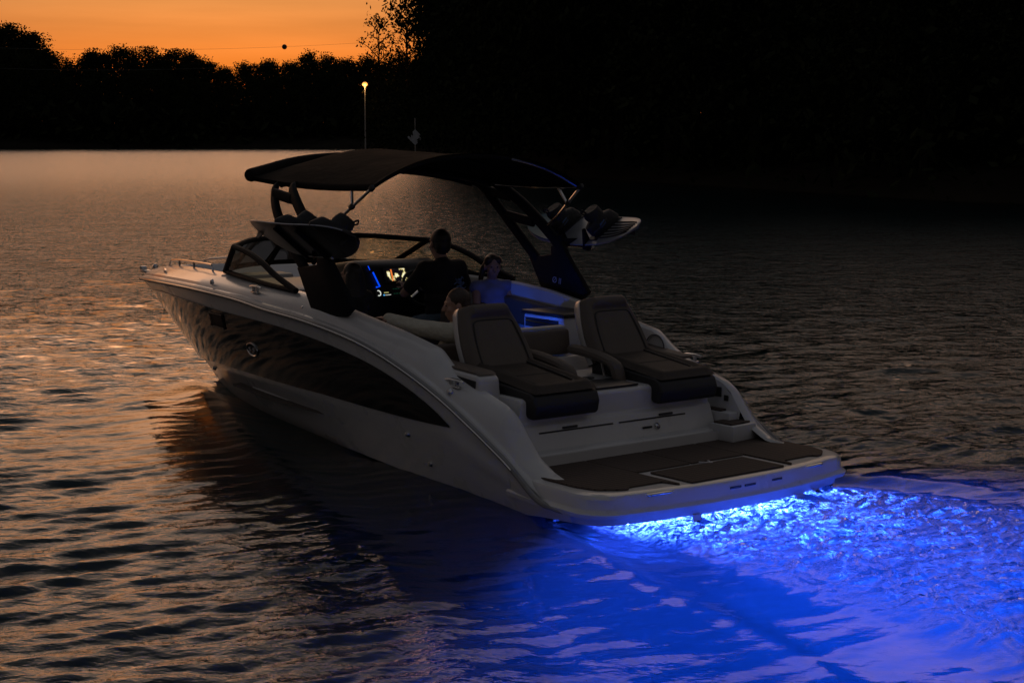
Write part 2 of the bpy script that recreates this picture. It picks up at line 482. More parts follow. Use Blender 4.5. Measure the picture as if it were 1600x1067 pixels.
    f = np.zeros(len(co), np.float32); f[:nt] = far_rough.ravel(); at.data.foreach_set('value', f)
    at = me.attributes.new('calm', 'FLOAT', 'POINT')
    f = np.ones(len(co), np.float32); f[:nt] = calm.ravel(); at.data.foreach_set('value', f)
    me.shade_smooth()
    return me

def water_mat():
    m = bpy.data.materials.new('lake_water'); m.use_nodes = True
    t = m.node_tree; t.nodes.clear()
    N = lambda ty, **k: (lambda n: [setattr(n, a, b) for a, b in k.items()] and n or n)(t.nodes.new(ty))
    L = t.links.new
    out = N('ShaderNodeOutputMaterial')
    tc_ = N('ShaderNodeTexCoord')
    def noise(scale, stretch, detail, rot=24):
        mp = N('ShaderNodeMapping'); mp.inputs['Rotation'].default_value = (0, 0, math.radians(-rot)); mp.inputs['Scale'].default_value = (stretch, 1, 1)
        L(tc_.outputs['Object'], mp.inputs[0])
        n = N('ShaderNodeTexNoise'); n.inputs['Scale'].default_value = scale; n.inputs['Detail'].default_value = detail; n.inputs['Roughness'].default_value = 0.55
        L(mp.outputs[0], n.inputs[0]); return n
    fo = N('ShaderNodeAttribute', attribute_name='foam'); cs = N('ShaderNodeAttribute', attribute_name='coarse'); ca = N('ShaderNodeAttribute', attribute_name='calm')
    n1 = noise(11.0, 0.6, 3); n2 = noise(3.6, 0.5, 3.0, 18)
    nf = noise(34.0, 0.8, 3)
    b1 = N('ShaderNodeBump'); b1.inputs['Distance'].default_value = 0.020
    L(ca.outputs['Fac'], b1.inputs['Strength'])
    L(n1.outputs[0], b1.inputs['Height'])
    b2 = N('ShaderNodeBump'); b2.inputs['Distance'].default_value = 0.135
    L(cs.outputs['Fac'], b2.inputs['Strength']); L(n2.outputs[0], b2.inputs['Height']); L(b1.outputs[0], b2.inputs['Normal'])
    b3 = N('ShaderNodeBump'); b3.inputs['Distance'].default_value = 0.022
    L(fo.outputs['Fac'], b3.inputs['Strength']); L(nf.outputs[0], b3.inputs['Height']); L(b2.outputs[0], b3.inputs['Normal'])
    fr = N('ShaderNodeFresnel'); fr.inputs[0].default_value = 1.333; L(b3.outputs[0], fr.inputs['Normal'])
    gl = N('ShaderNodeBsdfGlossy'); fr_a = N('ShaderNodeAttribute', attribute_name='farrough'); fr_m = N('ShaderNodeMapRange'); fr_m.inputs[3].default_value = 0.02; fr_m.inputs[4].default_value = 0.17
    L(fr_a.outputs['Fac'], fr_m.inputs[0]); L(fr_m.outputs[0], gl.inputs['Roughness']); L(b3.outputs[0], gl.inputs['Normal'])
    rf = N('ShaderNodeBsdfRefraction'); rf.inputs['IOR'].default_value = 1.333; rf.inputs['Roughness'].default_value = 0.0; L(b3.outputs[0], rf.inputs['Normal'])
    # bubbles churned into the surface
    tl = N('ShaderNodeBsdfTranslucent'); tl.inputs[0].default_value = (0.75, 0.8, 0.85, 1); L(b3.outputs[0], tl.inputs['Normal'])
    df = N('ShaderNodeBsdfDiffuse'); df.inputs[0].default_value = (0.16, 0.18, 0.2, 1)
    fm = N('ShaderNodeAddShader'); L(tl.outputs[0], fm.inputs[0]); L(df.outputs[0], fm.inputs[1])
    vo = N('ShaderNodeTexNoise'); vo.inputs['Scale'].default_value = 21; vo.inputs['Detail'].default_value = 6; vo.inputs['Roughness'].default_value = 0.7; vo.inputs['Distortion'].default_value = 1.2
    L(tc_.outputs['Object'], vo.inputs[0])
    mr = N('ShaderNodeMapRange'); mr.inputs[1].default_value = 0.46; mr.inputs[2].default_value = 0.64; mr.inputs[4].default_value = 0.95
    L(vo.outputs[0], mr.inputs[0])
    mu = N('ShaderNodeMath', operation='MULTIPLY'); L(mr.outputs[0], mu.inputs[0]); L(fo.outputs['Fac'], mu.inputs[1])
    m1 = N('ShaderNodeMixShader'); L(mu.outputs[0], m1.inputs[0]); L(rf.outputs[0], m1.inputs[1]); L(fm.outputs[0], m1.inputs[2])
    m2 = N('ShaderNodeMixShader'); L(fr.outputs[0], m2.inputs[0]); L(m1.outputs[0], m2.inputs[1]); L(gl.outputs[0], m2.inputs[2])
    L(m2.outputs[0], out.inputs['Surface'])
    ab = N('ShaderNodeVolumeAbsorption'); ab.inputs[0].default_value = (0.0, 0.62, 0.63, 1); ab.inputs['Density'].default_value = WATER_ABS
    vs = N('ShaderNodeVolumeScatter'); vs.inputs[0].default_value = (0.5, 0.75, 1.0, 1); vs.inputs['Density'].default_value = WATER_SCAT; vs.inputs['Anisotropy'].default_value = 0.35
    ad = N('ShaderNodeAddShader'); L(ab.outputs[0], ad.inputs[0]); L(vs.outputs[0], ad.inputs[1])
    L(ad.outputs[0], out.inputs['Volume'])
    return m
WATER_ABS, WATER_SCAT = 0.7, 0.105
M['water'] = water_mat()
water = link('lake_water', build_water(), M['water'])
tag(water, 'rippled dusk lake with a blue-lit wash behind the boat', kind='structure')

# ================================================================== SHORES
M['soil'] = mat('bank_soil', (0.02, 0.017, 0.013), 0.95, spec=0.0, noise=(0.2, 0.3))
def bank(name, shore, inland, label, zmax=5.0):
    """terrain strip: shore polyline (x, y), pushed inland along a vector, rising from under water"""
    rows = []
    for d, z in ((-6, -3), (0, 0.02), (2.5, 0.9), (10, 0.35 * zmax + 0.6), (40, zmax), (140, zmax * 1.5)):
        row = []
        for i, (x, y) in enumerate(shore):
            ix, iy = inland(i)
            row.append((x + ix * d, y + iy * d, z + (0.35 * math.sin(i * 2.1 + d) if d > 1 else 0)))
        rows.append(row)
    bm = bmesh.new(); a_grid(bm, rows)
    o = from_bm(name, bm, M['soil'])
    # keep upward normals
    return tag(o, label, kind='structure')
FARL = [(-520 + 26 * i, 470 + 9 * math.sin(i * 0.9) + (18 if i > 20 else 0)) for i in range(30)]
bank('far_shore', FARL, lambda i: (0.0, 1.0), 'dark wooded far bank under the orange sky', 6.0)
HL = [(-30, 318), (-27, 300), (-22, 268), (-15, 225), (-7, 166), (-1, 128), (3.5, 108), (8, 93), (13, 78), (18, 63), (30, 54), (52, 45), (84, 36), (130, 28)]
def hl_in(i):
    a = Vector(HL[max(0, i - 1)]); b = Vector(HL[min(len(HL) - 1, i + 1)]); d = (b - a).normalized()
    return (-d.y, d.x) if i > 0 else (0.5, 0.86)
bank('wooded_point', HL, hl_in, 'dark wooded point on the right side of the lake', 4.0)

# ------------------------------------------------------------------ trees
M['leaf'] = mat('leaves', (0.020, 0.023, 0.011), 0.85, spec=0.0, noise=(0.6, 0.35))
M['bark'] = mat('bark', (0.02, 0.017, 0.014), 0.95, spec=0.0, noise=(6, 0.3))
def leaf_quads(co, fa, centers, n, spread, size, rg):
    for c in centers:
        for _ in range(n):
            p = np.array(c[:3]) + np.clip(rg.normal(0, 1, 3), -1.5, 1.5) * spread * c[3] * np.array([1, 1, 0.75])
            u = rg.normal(0, 1, 3); u /= np.linalg.norm(u)
            v = np.cross(u, rg.normal(0, 1, 3)); v /= np.linalg.norm(v) + 1e-9
            s = size * (0.6 + 0.8 * rg.random())
            k = len(co)
            co += [tuple(p - u * s), tuple(p - v * s * 0.55), tuple(p + u * s), tuple(p + v * s * 0.55)]
            fa.append((k, k + 1, k + 2, k + 3))

def tree_meshes(seed, h, crown_r, base, dens, airy, n_leaf=80, l_size=0.0135):
    rg = np.random.default_rng(seed)
    bm = bmesh.new()
    lean = rg.normal(0, 0.02 * h, 2)
    top = np.array([lean[0], lean[1], h * 0.86])
    pts = [(0, 0, -1.5), (lean[0] * .2, lean[1] * .2, h * 0.25), (lean[0] * .6, lean[1] * .6, h * 0.55), tuple(top)]
    a_tube(bm, smooth_path(pts, 4), list(np.linspace(h * 0.02, h * 0.004, 13)), seg=7)
    cs = []
    nl = int(dens)
    for i in range(nl):
        f = base + (1 - base) * ((i + 0.5) / nl) ** 0.9
        z = h * f
        prof = math.sin(PI * min(0.98, max(0.06, (f - base) / (1 - base) * 0.86 + 0.12))) ** 0.6
        a = i * 2.4 + rg.normal(0, 0.4)
        rr = crown_r * prof * (0.55 + 0.5 * rg.random())
        c = np.array([math.cos(a) * rr + lean[0] * f, math.sin(a) * rr + lean[1] * f, z + rg.normal(0, 0.03 * h)])
        st = np.array([lean[0] * f * .7, lean[1] * f * .7, max(h * 0.15, z - rr * 0.7)])
        a_tube(bm, [tuple(st), tuple(st * .5 + c * .5 + np.array([0, 0, 0.3])), tuple(c)], [h * 0.006, h * 0.004, h * 0.0015], seg=5)
        cs.append((*c, crown_r * (0.17 + 0.16 * rg.random())))
        if not airy:
            q = c * 0.55 + np.array([lean[0] * f, lean[1] * f, z]) * 0.45
            cs.append((*q, crown_r * 0.25))
    bmesh.ops.recalc_face_normals(bm, faces=bm.faces)
    tm = bpy.data.meshes.new('trunk'); bm.to_mesh(tm); bm.free(); finish(tm); tm.materials.append(M['bark'])
    co, fa = [], []
    leaf_quads(co, fa, cs, 34 if airy else n_leaf, 0.62 if airy else 0.8, h * (0.012 if airy else l_size), rg)
    lm = bpy.data.meshes.new('crown'); lm.from_pydata(co, [], fa); lm.update(); lm.materials.append(M['leaf'])
    return tm, lm
TREES = [tree_meshes(100 + i, 24, 6.2 + (i % 3) * 0.9, 0.18, 34 + 4 * (i % 4), False) for i in range(7)]
NEAR = [tree_meshes(300 + i, 24, 6.4 + (i % 2), 0.14, 44, False, 170, 0.0068) for i in range(4)]
AIRY = [tree_meshes(200 + i, 24, 5.0, 0.22, 40, True) for i in range(2)]
def tree(x, y, z, s, rz, kind, label, group, airy=False, sz=1.0, near=False):
    tm, lm = (AIRY if airy else (NEAR if near else TREES))[kind % (4 if near else 9)]
    r = bpy.data.objects.new('broadleaf_tree', None); COL.objects.link(r)
    r.location = (x, y, z); r.rotation_euler = (0, 0, rz); r.scale = (s, s, s * sz)
    tag(r, label, 'tree', group)
    for nm, me in (('trunk', tm), ('crown', lm)):
        o = bpy.data.objects.new(nm, me); COL.objects.link(o); o.parent = r
    return r
rt = random.Random(5)
# far bank: skyline heights (pixel column, pixel row of the tree top in the full photograph)
SKY = [(-120, 60), (-60, 40), (0, 40), (30, 42), (60, 62), (95, 82), (120, 98), (150, 88), (200, 80), (240, 82), (285, 80), (310, 90), (345, 105), (370, 108), (398, 92), (430, 104), (455, 92), (500, 86), (540, 90), (580, 95), (640, 90), (760, 80)]
def sky_h(px, dist):
    py = np.interp(px, [a for a, _ in SKY], [b for _, b in SKY])
    return CAM_H + (219.65 - py) / 2440.3 * dist
n_far = 0
for row, (dd, hs) in enumerate(((486, 0.80), (500, 1.0), (516, 1.0))):
    px = -260 + row * 9
    while px < 760:
        y = dd + rt.uniform(-4, 4)
        x = (px - 800) / 2440.3 * y
        h = sky_h(px, y) * hs * rt.uniform(0.90, 1.03)
        zb = 2.0 + row * 2
        tree(x, y, zb, (h - zb) / 24.6, rt.uniform(0, 6.28), rt.randrange(7), 'dark tree in the unbroken silhouetted row along the far left bank', 'silhouetted trees on the far left bank', sz=1.0)
        px += rt.uniform(24, 38)
        n_far += 1
# wooded point: nearer, taller, reaching out of the frame
PT = [(560, 60), (600, 22), (640, 8), (680, -2), (715, -120), (800, -400), (900, -800), (1000, -760), (1120, -520), (1300, -310), (1700, -280)]
def shore_pt(u):
    f = u * (len(HL) - 1); i = min(int(f), len(HL) - 2); w = f - i
    ix, iy = hl_in(i)
    return (HL[i][0] * (1 - w) + HL[i + 1][0] * w, HL[i][1] * (1 - w) + HL[i + 1][1] * w, ix, iy)
for row, off in enumerate((5, 13, 23, 36)):
    u = 0.0 + row * 0.012
    while u < 0.86:
        x, y, ix, iy = shore_pt(u)
        o_ = off + rt.uniform(-2, 2)
        X, Y = x + ix * o_ + rt.uniform(-2, 2), y + iy * o_
        px = 800 + 2440.3 * X / Y
        hmax = CAM_H + (219.65 - np.interp(px, [a for a, _ in PT], [b for _, b in PT])) / 2440.3 * Y
        h = min(41, hmax) * rt.uniform(0.86, 1.0)
        room = (px - 632 - rt.uniform(0, 48)) / 2440.3 * Y / 6.6
        edge = px < 735 and row < 3
        if room > 0.30 * h / 24.6:
            tr_ = tree(X, Y, 1.0 + row * 0.8, h / 24.6, rt.uniform(0, 6.28), rt.randrange(2) if edge else rt.randrange(7), 'tall black tree in the solid wall of woods on the right bank', 'tall trees on the right bank', near=(Y < 210), airy=edge)
            sw = min(h / 24.6, room); tr_.scale = (sw, sw, h / 24.6)
        u += rt.uniform(0.017, 0.026)
# the airy trees whose leaves stand out against the orange sky at the tip of the point
for px, py, Y, k, sc, lab in ((594, 16, 300, 0, 0.74, 'airy leaning tree standing alone against the orange sky at the tip of the woods'),
                              (640, 4, 296, 1, 0.8, 'lacy tree with sky showing through its leaves, right of the airy leaning tree')):
    X = (px - 800) / 2440.3 * Y
    h = CAM_H + (219.65 - py) / 2440.3 * Y - 1.5
    t_ = tree(X, Y, 1.5, h / 25.0, 1.3 + k, k, lab, None, airy=True)
    t_.scale = (h / 25 * sc, h / 25 * sc, h / 25)

# undergrowth filling both banks below the crowns
def undergrowth(name, pts, label, hmax, size, n=9):
    co, fa = [], []
    rg = np.random.default_rng(len(pts))
    for (x, y) in pts:
        leaf_quads(co, fa, [(x, y, hmax * rg.random() ** 1.2 + 0.6, hmax * 0.22)], n, 1.0, size * (0.7 + 0.6 * rg.random()), rg)
    me = bpy.data.meshes.new(name); me.from_pydata(co, [], fa); me.update()
    return tag(link(name, me, M['leaf']), label, 'undergrowth', kind='stuff')
pts = []
for i in range(1500):
    pts.append((rt.uniform(-240, 40), 474 + rt.uniform(2, 34) + (12 if rt.random() < .5 else 0)))
undergrowth('far_undergrowth', pts, 'dark undergrowth along the far left bank below the trees', 11, 1.5)
pts = []
for i in range(5200):
    x, y, ix, iy = shore_pt(rt.uniform(0.02, 0.9)); d = rt.uniform(1.0, 34)
    pts.append((x + ix * d, y + iy * d))
undergrowth('point_undergrowth', pts, 'dark undergrowth along the right bank below the tall trees', 10, 0.30, 24)

# ------------------------------------------------------------------ lamp, sign, cables, marker ball
M['pole'] = mat('galvanised_pole', (0.35, 0.34, 0.32), 0.5, noise=(3, 0.15))
M['lampglow'] = mat('sodium_lamp', (0.8, 0.5, 0.2), 0.5, emit=((1.0, 0.36, 0.07), 1.6))
M['signpaint'] = mat('faded_sign_paint', (0.55, 0.56, 0.58), 0.6, noise=(3, 0.15))
lampY = 292.0
lampX = (573 - 800) / 2440.3 * lampY
street = bpy.data.objects.new('street_lamp', None); COL.objects.link(street)
street.location = (lampX, lampY, 1.0)
tag(street, 'tall shore lamp glowing orange on a pale pole', 'lamp post')
zl = CAM_H + (219.65 - 134) / 2440.3 * lampY - 1.0
tube('pole', M['pole'], street, [(0, 0, -1.5), (0, 0, zl - 0.6)], [0.15, 0.11], seg=10)
part('lamp_head', M['pole'], street, lambda bm: (a_lathe(bm, [(0.02, zl + 0.50), (0.22, zl + 0.47), (0.30, zl + 0.38), (0.0, zl + 0.36)]), a_box(bm, (0, 0, zl - 0.5), (0.26, 0.26, 0.22), bevel=0.03)))
part('lens', M['lampglow'], street, lambda bm: a_lathe(bm, [(0.0, zl + 0.36)] + [(0.52 * math.cos(a), zl + 0.40 * math.sin(a)) for a in np.linspace(1.2, -1.4, 11)] + [(0.0, zl - 0.40)]))
ld = bpy.data.lights.new('shore_lamp_light', 'POINT'); ld.energy = 260; ld.color = (1, 0.5, 0.16); ld.shadow_soft_size = 0.5
lo = bpy.data.objects.new('shore_lamp_light', ld); COL.objects.link(lo); lo.parent = street; lo.location = (0, -0.7, zl - 0.35)
sign = bpy.data.objects.new('channel_sign', None); COL.objects.link(sign)
sY = 197.0; sX = (650 - 800) / 2440.3 * sY
sign.location = (sX, sY, 0.0); tag(sign, 'grey diamond channel sign on a thin post at the water edge', 'sign')
zs = CAM_H + (219.65 - 215) / 2440.3 * sY
prism('sign_board', M['signpaint'], sign, [(0, 0, zs - 1.0), (1.0, 0, zs), (0, 0, zs + 1.0), (-1.0, 0, zs)], (0, 0.06, 0), bevel=0.015, seg=1)
tube('post', M['pole'], sign, [(0, 0.14, -2), (0, 0.14, zs + 2.4)], 0.07, seg=8)
M['cable'] = mat('aluminium_cable', (0.16, 0.15, 0.14), 0.6, noise=(5, 0.1))
def cable(px0, py0, px1, py1, pxm, pym, Y, label):
    W = lambda px, py: Vector(((px - 800) / 2440.3 * Y, Y, CAM_H + (219.65 - py) / 2440.3 * Y))
    a, m_, b = W(px0, py0), W(pxm, pym), W(px1, py1)
    pts = []
    for i in range(61):
        t_ = i / 60
        q = (t_ - 0) * 1.0
        # parabola through the three points
        tm = (m_.x - a.x) / (b.x - a.x)
        L0 = (q - tm) * (q - 1) / (tm); L1 = q * (q - 1) / (tm * (tm - 1)); L2 = q * (q - tm) / (1 - tm)
        pts.append(Vector((a.x + (b.x - a.x) * q, Y, a.z * L0 + m_.z * L1 + b.z * L2)))
    o = tube('power_cable', M['cable'], None, pts, 0.015, seg=5)
    return tag(o, label, 'cable')
cable(-500, 62, 720, 78, 230, 112, 280, 'lower power cable sagging in front of the far tree line')
cable(-500, 40, 720, 60, 450, 77, 284, 'upper power cable that carries the dark round marker ball')
# towers the cables hang from, hidden in the woods and left of the frame
M['steel'] = mat('grey_steel', (0.2, 0.2, 0.2), 0.6, noise=(2, 0.2))
part_ball = bmesh.new()
a_lathe(part_ball, [(0.0, -0.46)] + [(0.46 * math.cos(a), 0.46 * math.sin(a)) for a in np.linspace(-1.4, 1.4, 12)] + [(0.0, 0.46)], seg=20)
M['ball'] = mat('marker_ball', (0.05, 0.02, 0.015), 0.6, noise=(2, 0.2))
ball = from_bm('marker_ball', part_ball, M['ball'])
ball.location = ((450 - 800) / 2440.3 * 284, 284, CAM_H + (219.65 - 77.2) / 2440.3 * 284)
tag(ball, 'round dark aviation marker ball hanging on the power cable against the orange sky', 'marker ball')

# ================================================================== BOAT
boat = bpy.data.objects.new('motorboat', None); COL.objects.link(boat)
boat.matrix_world = BOAT
tag(boat, 'white bowrider motorboat with black hull side, wake tower and blue underwater lights', 'boat')

ip = lambda x, T, k: float(np.interp(x, [q[0] for q in T], [q[k] for q in T]))
KEEL = [(0.95, 0, -.50), (4, 0, -.50), (5.6, 0, -.42), (6.4, 0, -.22), (6.998, 0, .02)]
CHINE = [(0.95, 1.15, .05), (2.26, 1.07, .09), (3.4, .93, .11), (4.2, .81, .145), (4.9, .71, .185), (5.6, .60, .235), (6.2, .46, .28), (6.7, .30, .31), (7.1, .14, .30), (7.40, 0, .27)]
MIDL = [(0.95, 1.20, .20), (1.55, 1.222, .36), (2.16, 1.205, .47), (2.7, 1.195, .53), (3.3, 1.18, .55), (4.05, 1.12, .56), (5.0, .99, .555), (5.6, .86, .53), (6.2, .66, .49), (6.8, .40, .43), (7.2, .18, .38), (7.517, 0, .343)]
TOPL = [(0.95, 1.235, .34), (1.2, 1.245, .43), (1.55, 1.255, .56), (1.79, 1.262, .68), (2.17, 1.272, .815), (2.58, 1.28, .917), (3.15, 1.275, 1.0), (3.8, 1.255, 1.055), (4.28, 1.215, 1.07), (5.16, 1.12, 1.085), (5.73, 1.03, 1.097), (6.48, .85, 1.09), (7.3, .57, 1.06), (8.0, .29, 1.0), (8.35, .13, .96), (8.655, 0, .95)]
RAIL = [(0.95, 1.25, .41), (1.13, 1.258, .506), (1.3, 1.265, .592), (1.63, 1.275, .745), (2.0, 1.288, .884), (2.4, 1.297, 1.0), (2.81, 1.30, 1.08), (3.42, 1.30, 1.15), (4.03, 1.276, 1.183), (4.6, 1.23, 1.22), (5.6, 1.108, 1.234), (6.85, .815, 1.196), (7.44, .625, 1.163), (8.12, .36, 1.12), (8.4, .24, 1.10), (8.7, .10, 1.08), (8.86, 0, 1.06)]
LEV = [KEEL, CHINE, MIDL, TOPL, RAIL]
def along(T, n):
    P = smooth_path(T, 5); d = [0]
    for a, b in zip(P, P[1:]): d.append(d[-1] + (b - a).length)
    out = []
    for k in range(n):
        f = k / (n - 1)
        f = f ** 0.9
        out.append(Vector([float(np.interp(f * d[-1], d, [p[i] for p in P])) for i in range(3)]))
    return out
NS = 64
LP = [along(T, NS) for T in LEV]
def hull_rows(sg):
    rows = []
    for l in range(4):
        sub = (5, 5, 6, 4)[l]
        for s in range(sub + (1 if l == 3 else 0)):
            f = s / sub
            row = []
            for a, b, i in zip(LP[l], LP[l + 1], range(NS)):
                p = a.lerp(b, f)
                bul = math.sin(PI * f) * (0.012 if l in (1, 2) else 0.0)
                if l == 1: bul = -0.02 * math.sin(PI * f) * (i / NS) + 0.006 * math.sin(PI * f)
                p = Vector((p.x, (p.y + (bul if p.y > .02 else 0)) * sg, p.z))
                row.append(p)
            rows.append(row)
    return rows
def hull_mesh(bm):
    for sg in (1, -1):
        a_grid(bm, hull_rows(sg))
    # transom
    for sg in (1, -1):
        col = [r[0] for r in hull_rows(sg)]
        ctr = [Vector((p.x, 0, p.z)) for p in col]
        a_grid(bm, [col, ctr])
    bmesh.ops.remove_doubles(bm, verts=bm.verts, dist=1e-4)
part('hull', M['gel'], boat, hull_mesh, angle=28)

def stem_z(x):
    S = [(6.4, -.22), (6.998, .02), (7.40, .27), (7.517, .343), (7.949, .537), (8.279, .714), (8.602, .918), (8.655, .95), (8.86, 1.06)]
    return float(np.interp(x, [s[0] for s in S], [s[1] for s in S]))
def hull_y(x, z):
    """half breadth of the topsides at (x, z)"""
    zs, ys = [], []
    for T in (CHINE, MIDL, TOPL, RAIL):
        if x >= T[-1][0]: zs.append(stem_z(x)); ys.append(0.0)
        else: zs.append(ip(x, T, 2)); ys.append(ip(x, T, 1))
    o = np.argsort(zs, kind='stable')
    return float(np.interp(z, np.array(zs)[o] + np.arange(4) * 1e-6, np.array(ys)[o]))
# gloss black side panel, a sheet standing just proud of the topsides
BTOP = TOPL[2:]
BBOT = [(1.55, 0, .56), (2.16, 0, .55), (2.7, 0, .555), (3.3, 0, .572), (4.05, 0, .568), (5.0, 0, .563), (5.6, 0, .545), (6.2, 0, .50), (6.8, 0, .435), (7.2, 0, .385), (7.50, 0, .345)]
for sg in (1, -1):
    def fn(bm, sg=sg):
        cols = []
        for i in range(NS):
            a, b = LP[2][i], LP[3][i]
            if b.x < 1.56: continue
            zb = ip(a.x, BBOT, 2)
            f0 = min(0.97, max(0.0, (zb - a.z) / max(1e-4, b.z - a.z)))
            col = []
            for k in range(11):
                f = f0 + (1 - f0) * k / 10
                p = a.lerp(b, f)
                p.y += (math.sin(PI * f) * 0.012) if p.y > .02 else 0
                col.append(p)
            cols.append(col)
        rows = []
        m_ = len(cols)
        for i in range(m_):
            t1 = cols[min(i + 1, m_ - 1)][5] - cols[max(i - 1, 0)][5]
            row = []
            for k in range(11):
                t2 = cols[i][min(k + 1, 10)] - cols[i][max(k - 1, 0)]
                nn = t1.cross(t2).normalized()
                if nn.y < 0: nn = -nn
                p = cols[i][k] + nn * 0.007
                row.append(Vector((p.x, sg * max(p.y, 0.001), p.z)))
            rows.append(row)
        a_grid(bm, rows)
    part('hull_panel', M['black_gel'], boat, fn, angle=60)
for sg in (1, -1):
    def fn(bm, sg=sg):
        rows = []
        for x in np.linspace(0.98, 0.28, 12):
            yl = float(np.interp(x, [.28, .6, .9, .98], [1.256, 1.225, 1.166, 1.140])); zl_ = float(np.interp(x, [.28, .6, .98], [.128, .10, .045]))
            yr, zr = ip(x, [(.28, 1.272, .175), (.41, 1.27, .178), (.61, 1.268, .222)] + [(.80, 1.258, .325)] + RAIL, 1), ip(x, [(.28, 1.272, .175), (.41, 1.27, .178), (.61, 1.268, .222), (.80, 1.258, .325)] + RAIL, 2)
            rows.append([Vector((x, sg * (yl + (yr + .002 - yl) * f + .012 * math.sin(PI * f) * min(1, (zr - zl_) * 4)), zl_ + (zr - zl_) * f)) for f in np.linspace(0, 1, 7)])
        a_grid(bm, rows)
    part('hull_quarter', M['gel'], boat, fn, angle=60)
# rub rail: rubber moulding with a bright insert
AFT = [(0.20, 1.235, .185), (0.42, 1.262, .182), (0.62, 1.262, .225), (0.80, 1.254, .325)]
for sg in (1, -1):
    path = [Vector((p[0], sg * (p[1] + 0.008), p[2])) for p in AFT + RAIL]
    path = smooth_path(path, 4)
    rr_ = tube('rub_rail', M['railgrey'], boat, path, [0.010] * 6 + [0.019] * (len(path) - 6), seg=8, sy=1.2)
    ins = [p + Vector((0, 0.0165 * sg, 0.004)) for p in path[14:]]
    tube('rail_insert', M['chrome'], rr_, ins, 0.0085, seg=6)

# ------------------------------------------------------------------ deck mouldings
COAM = [(0.34, 1.185, .30), (0.50, 1.16, .325), (0.70, 1.12, .36), (0.86, 1.115, .44), (0.98, 1.125, .575), (1.07, 1.13, .685), (1.16, 1.13, .74), (1.43, 1.135, .82), (1.66, 1.135, .89), (1.80, 1.135, .97), (1.92, 1.135, 1.06), (2.04, 1.135, 1.085), (2.35, 1.14, 1.145), (2.94, 1.145, 1.235), (3.26, 1.145, 1.29), (3.7, 1.14, 1.325), (4.2, 1.10, 1.345), (4.7, 1.03, 1.36), (5.4, .90, 1.365), (6.2, .70, 1.345), (7.0, .47, 1.315), (7.6, .28, 1.28), (8.1, .13, 1.24), (8.5, .04, 1.19), (8.78, 0, 1.11)]
RAILD = [(0.35, 1.22, .18), (0.6, 1.235, .225), (0.80, 1.24, .325)] + RAIL
for sg in (1, -1):
    def fn(bm, sg=sg):
        xs = list(np.linspace(0.36, 2.3, 48)) + list(np.linspace(2.35, 8.78, 62))
        rows = [[], [], [], [], [], [], [], [], []]
        for x in xs:
            yr, zr = ip(x, RAILD, 1), ip(x, RAILD, 2)
            yc, zc = ip(x, COAM, 1), ip(x, COAM, 2)
            zc = max(zc, zr + 0.012)
            inner = max(0.0, yc - 0.085) if x < 7.9 else 0.0
            w = min(1, (zc - zr) / 0.15)
            q = [(yr + 0.004, zr), (yr - 0.012, zr + 0.034 * w), (yr - 0.040, zr + 0.042 * w), (yr - 0.050, zr + 0.068 * w), (yc * .35 + yr * .65 - 0.02, zr + (zc - zr) * 0.66), (yc + 0.012, zc - 0.016 * w), (yc - 0.01, zc), (yc - (yc - inner) * .75, zc + 0.006), (inner, zc - 0.01)]
            for r, (y, z) in zip(rows, q): r.append(Vector((x, sg * max(0, y), z)))
        a_grid(bm, rows)
    part('side_deck', M['gel'], boat, fn, angle=40)
    def fn2(bm, sg=sg):
        xs = np.linspace(0.95, 7.88, 80); rows = [[], [], []]
        for x in xs:
            yc, zc = ip(x, COAM, 1), ip(x, COAM, 2)
            i = max(0.0, yc - 0.085)
            rows[0].append(Vector((x, sg * i, zc - 0.01)))
            cant = 0.17 * max(0.0, min(1.0, (x - 5.0) / 0.4)) * min(1.0, i / .4)
            rows[1].append(Vector((x, sg * max(0, i - 0.012 - cant), zc - 0.05 - .6 * cant)))
            rows[2].append(Vector((x, sg * max(0, i - 0.03 - cant), 0.36 if x < 5 else 0.62)))
        a_grid(bm, rows)
    part('inner_liner', M['liner'], boat, fn2, angle=40)
prism('cockpit_sole', M['sole'], boat, [(0.97, 1.08, .37), (0.97, -1.08, .37), (4.3, -1.06, .37), (5.3, -.88, .37), (5.3, .88, .37), (4.3, 1.06, .37)], (0, 0, 0.02))
prism('bow_sole', M['liner'], boat, [(5.31, .84, .6), (5.31, -.84, .6), (7.2, -.34, .6), (7.85, 0, .6), (7.2, .34, .6)], (0, 0, 0.03))
# bow cockpit seating and cushions
for sg in (1, -1):
    prism('bow_seat', M['vinyl'], boat, [(5.55, sg * .77, .95), (5.55, sg * .30, .95), (7.0, sg * .12, .98), (7.0, sg * .36, .98)], (0, 0, 0.10), bevel=0.03)
    prism('bow_seat_base', M['liner'], boat, [(5.55, sg * .77, .63), (5.55, sg * .31, .63), (7.0, sg * .13, .63), (7.0, sg * .36, .63)], (0, 0, 0.315))
box('bow_console', M['liner'], boat, (5.30, .62, 1.02), (0.26, 0.62, .70), bevel=0.03)
# port (passenger) console and the bow hatch moulding seen through the side glass
prism('port_console', M['liner'], boat, [(4.35, 1.0, 1.30), (4.45, .30, 1.30), (5.1, .26, 1.34), (5.2, .88, 1.34)], (0, 0, -0.85), bevel=0.03)

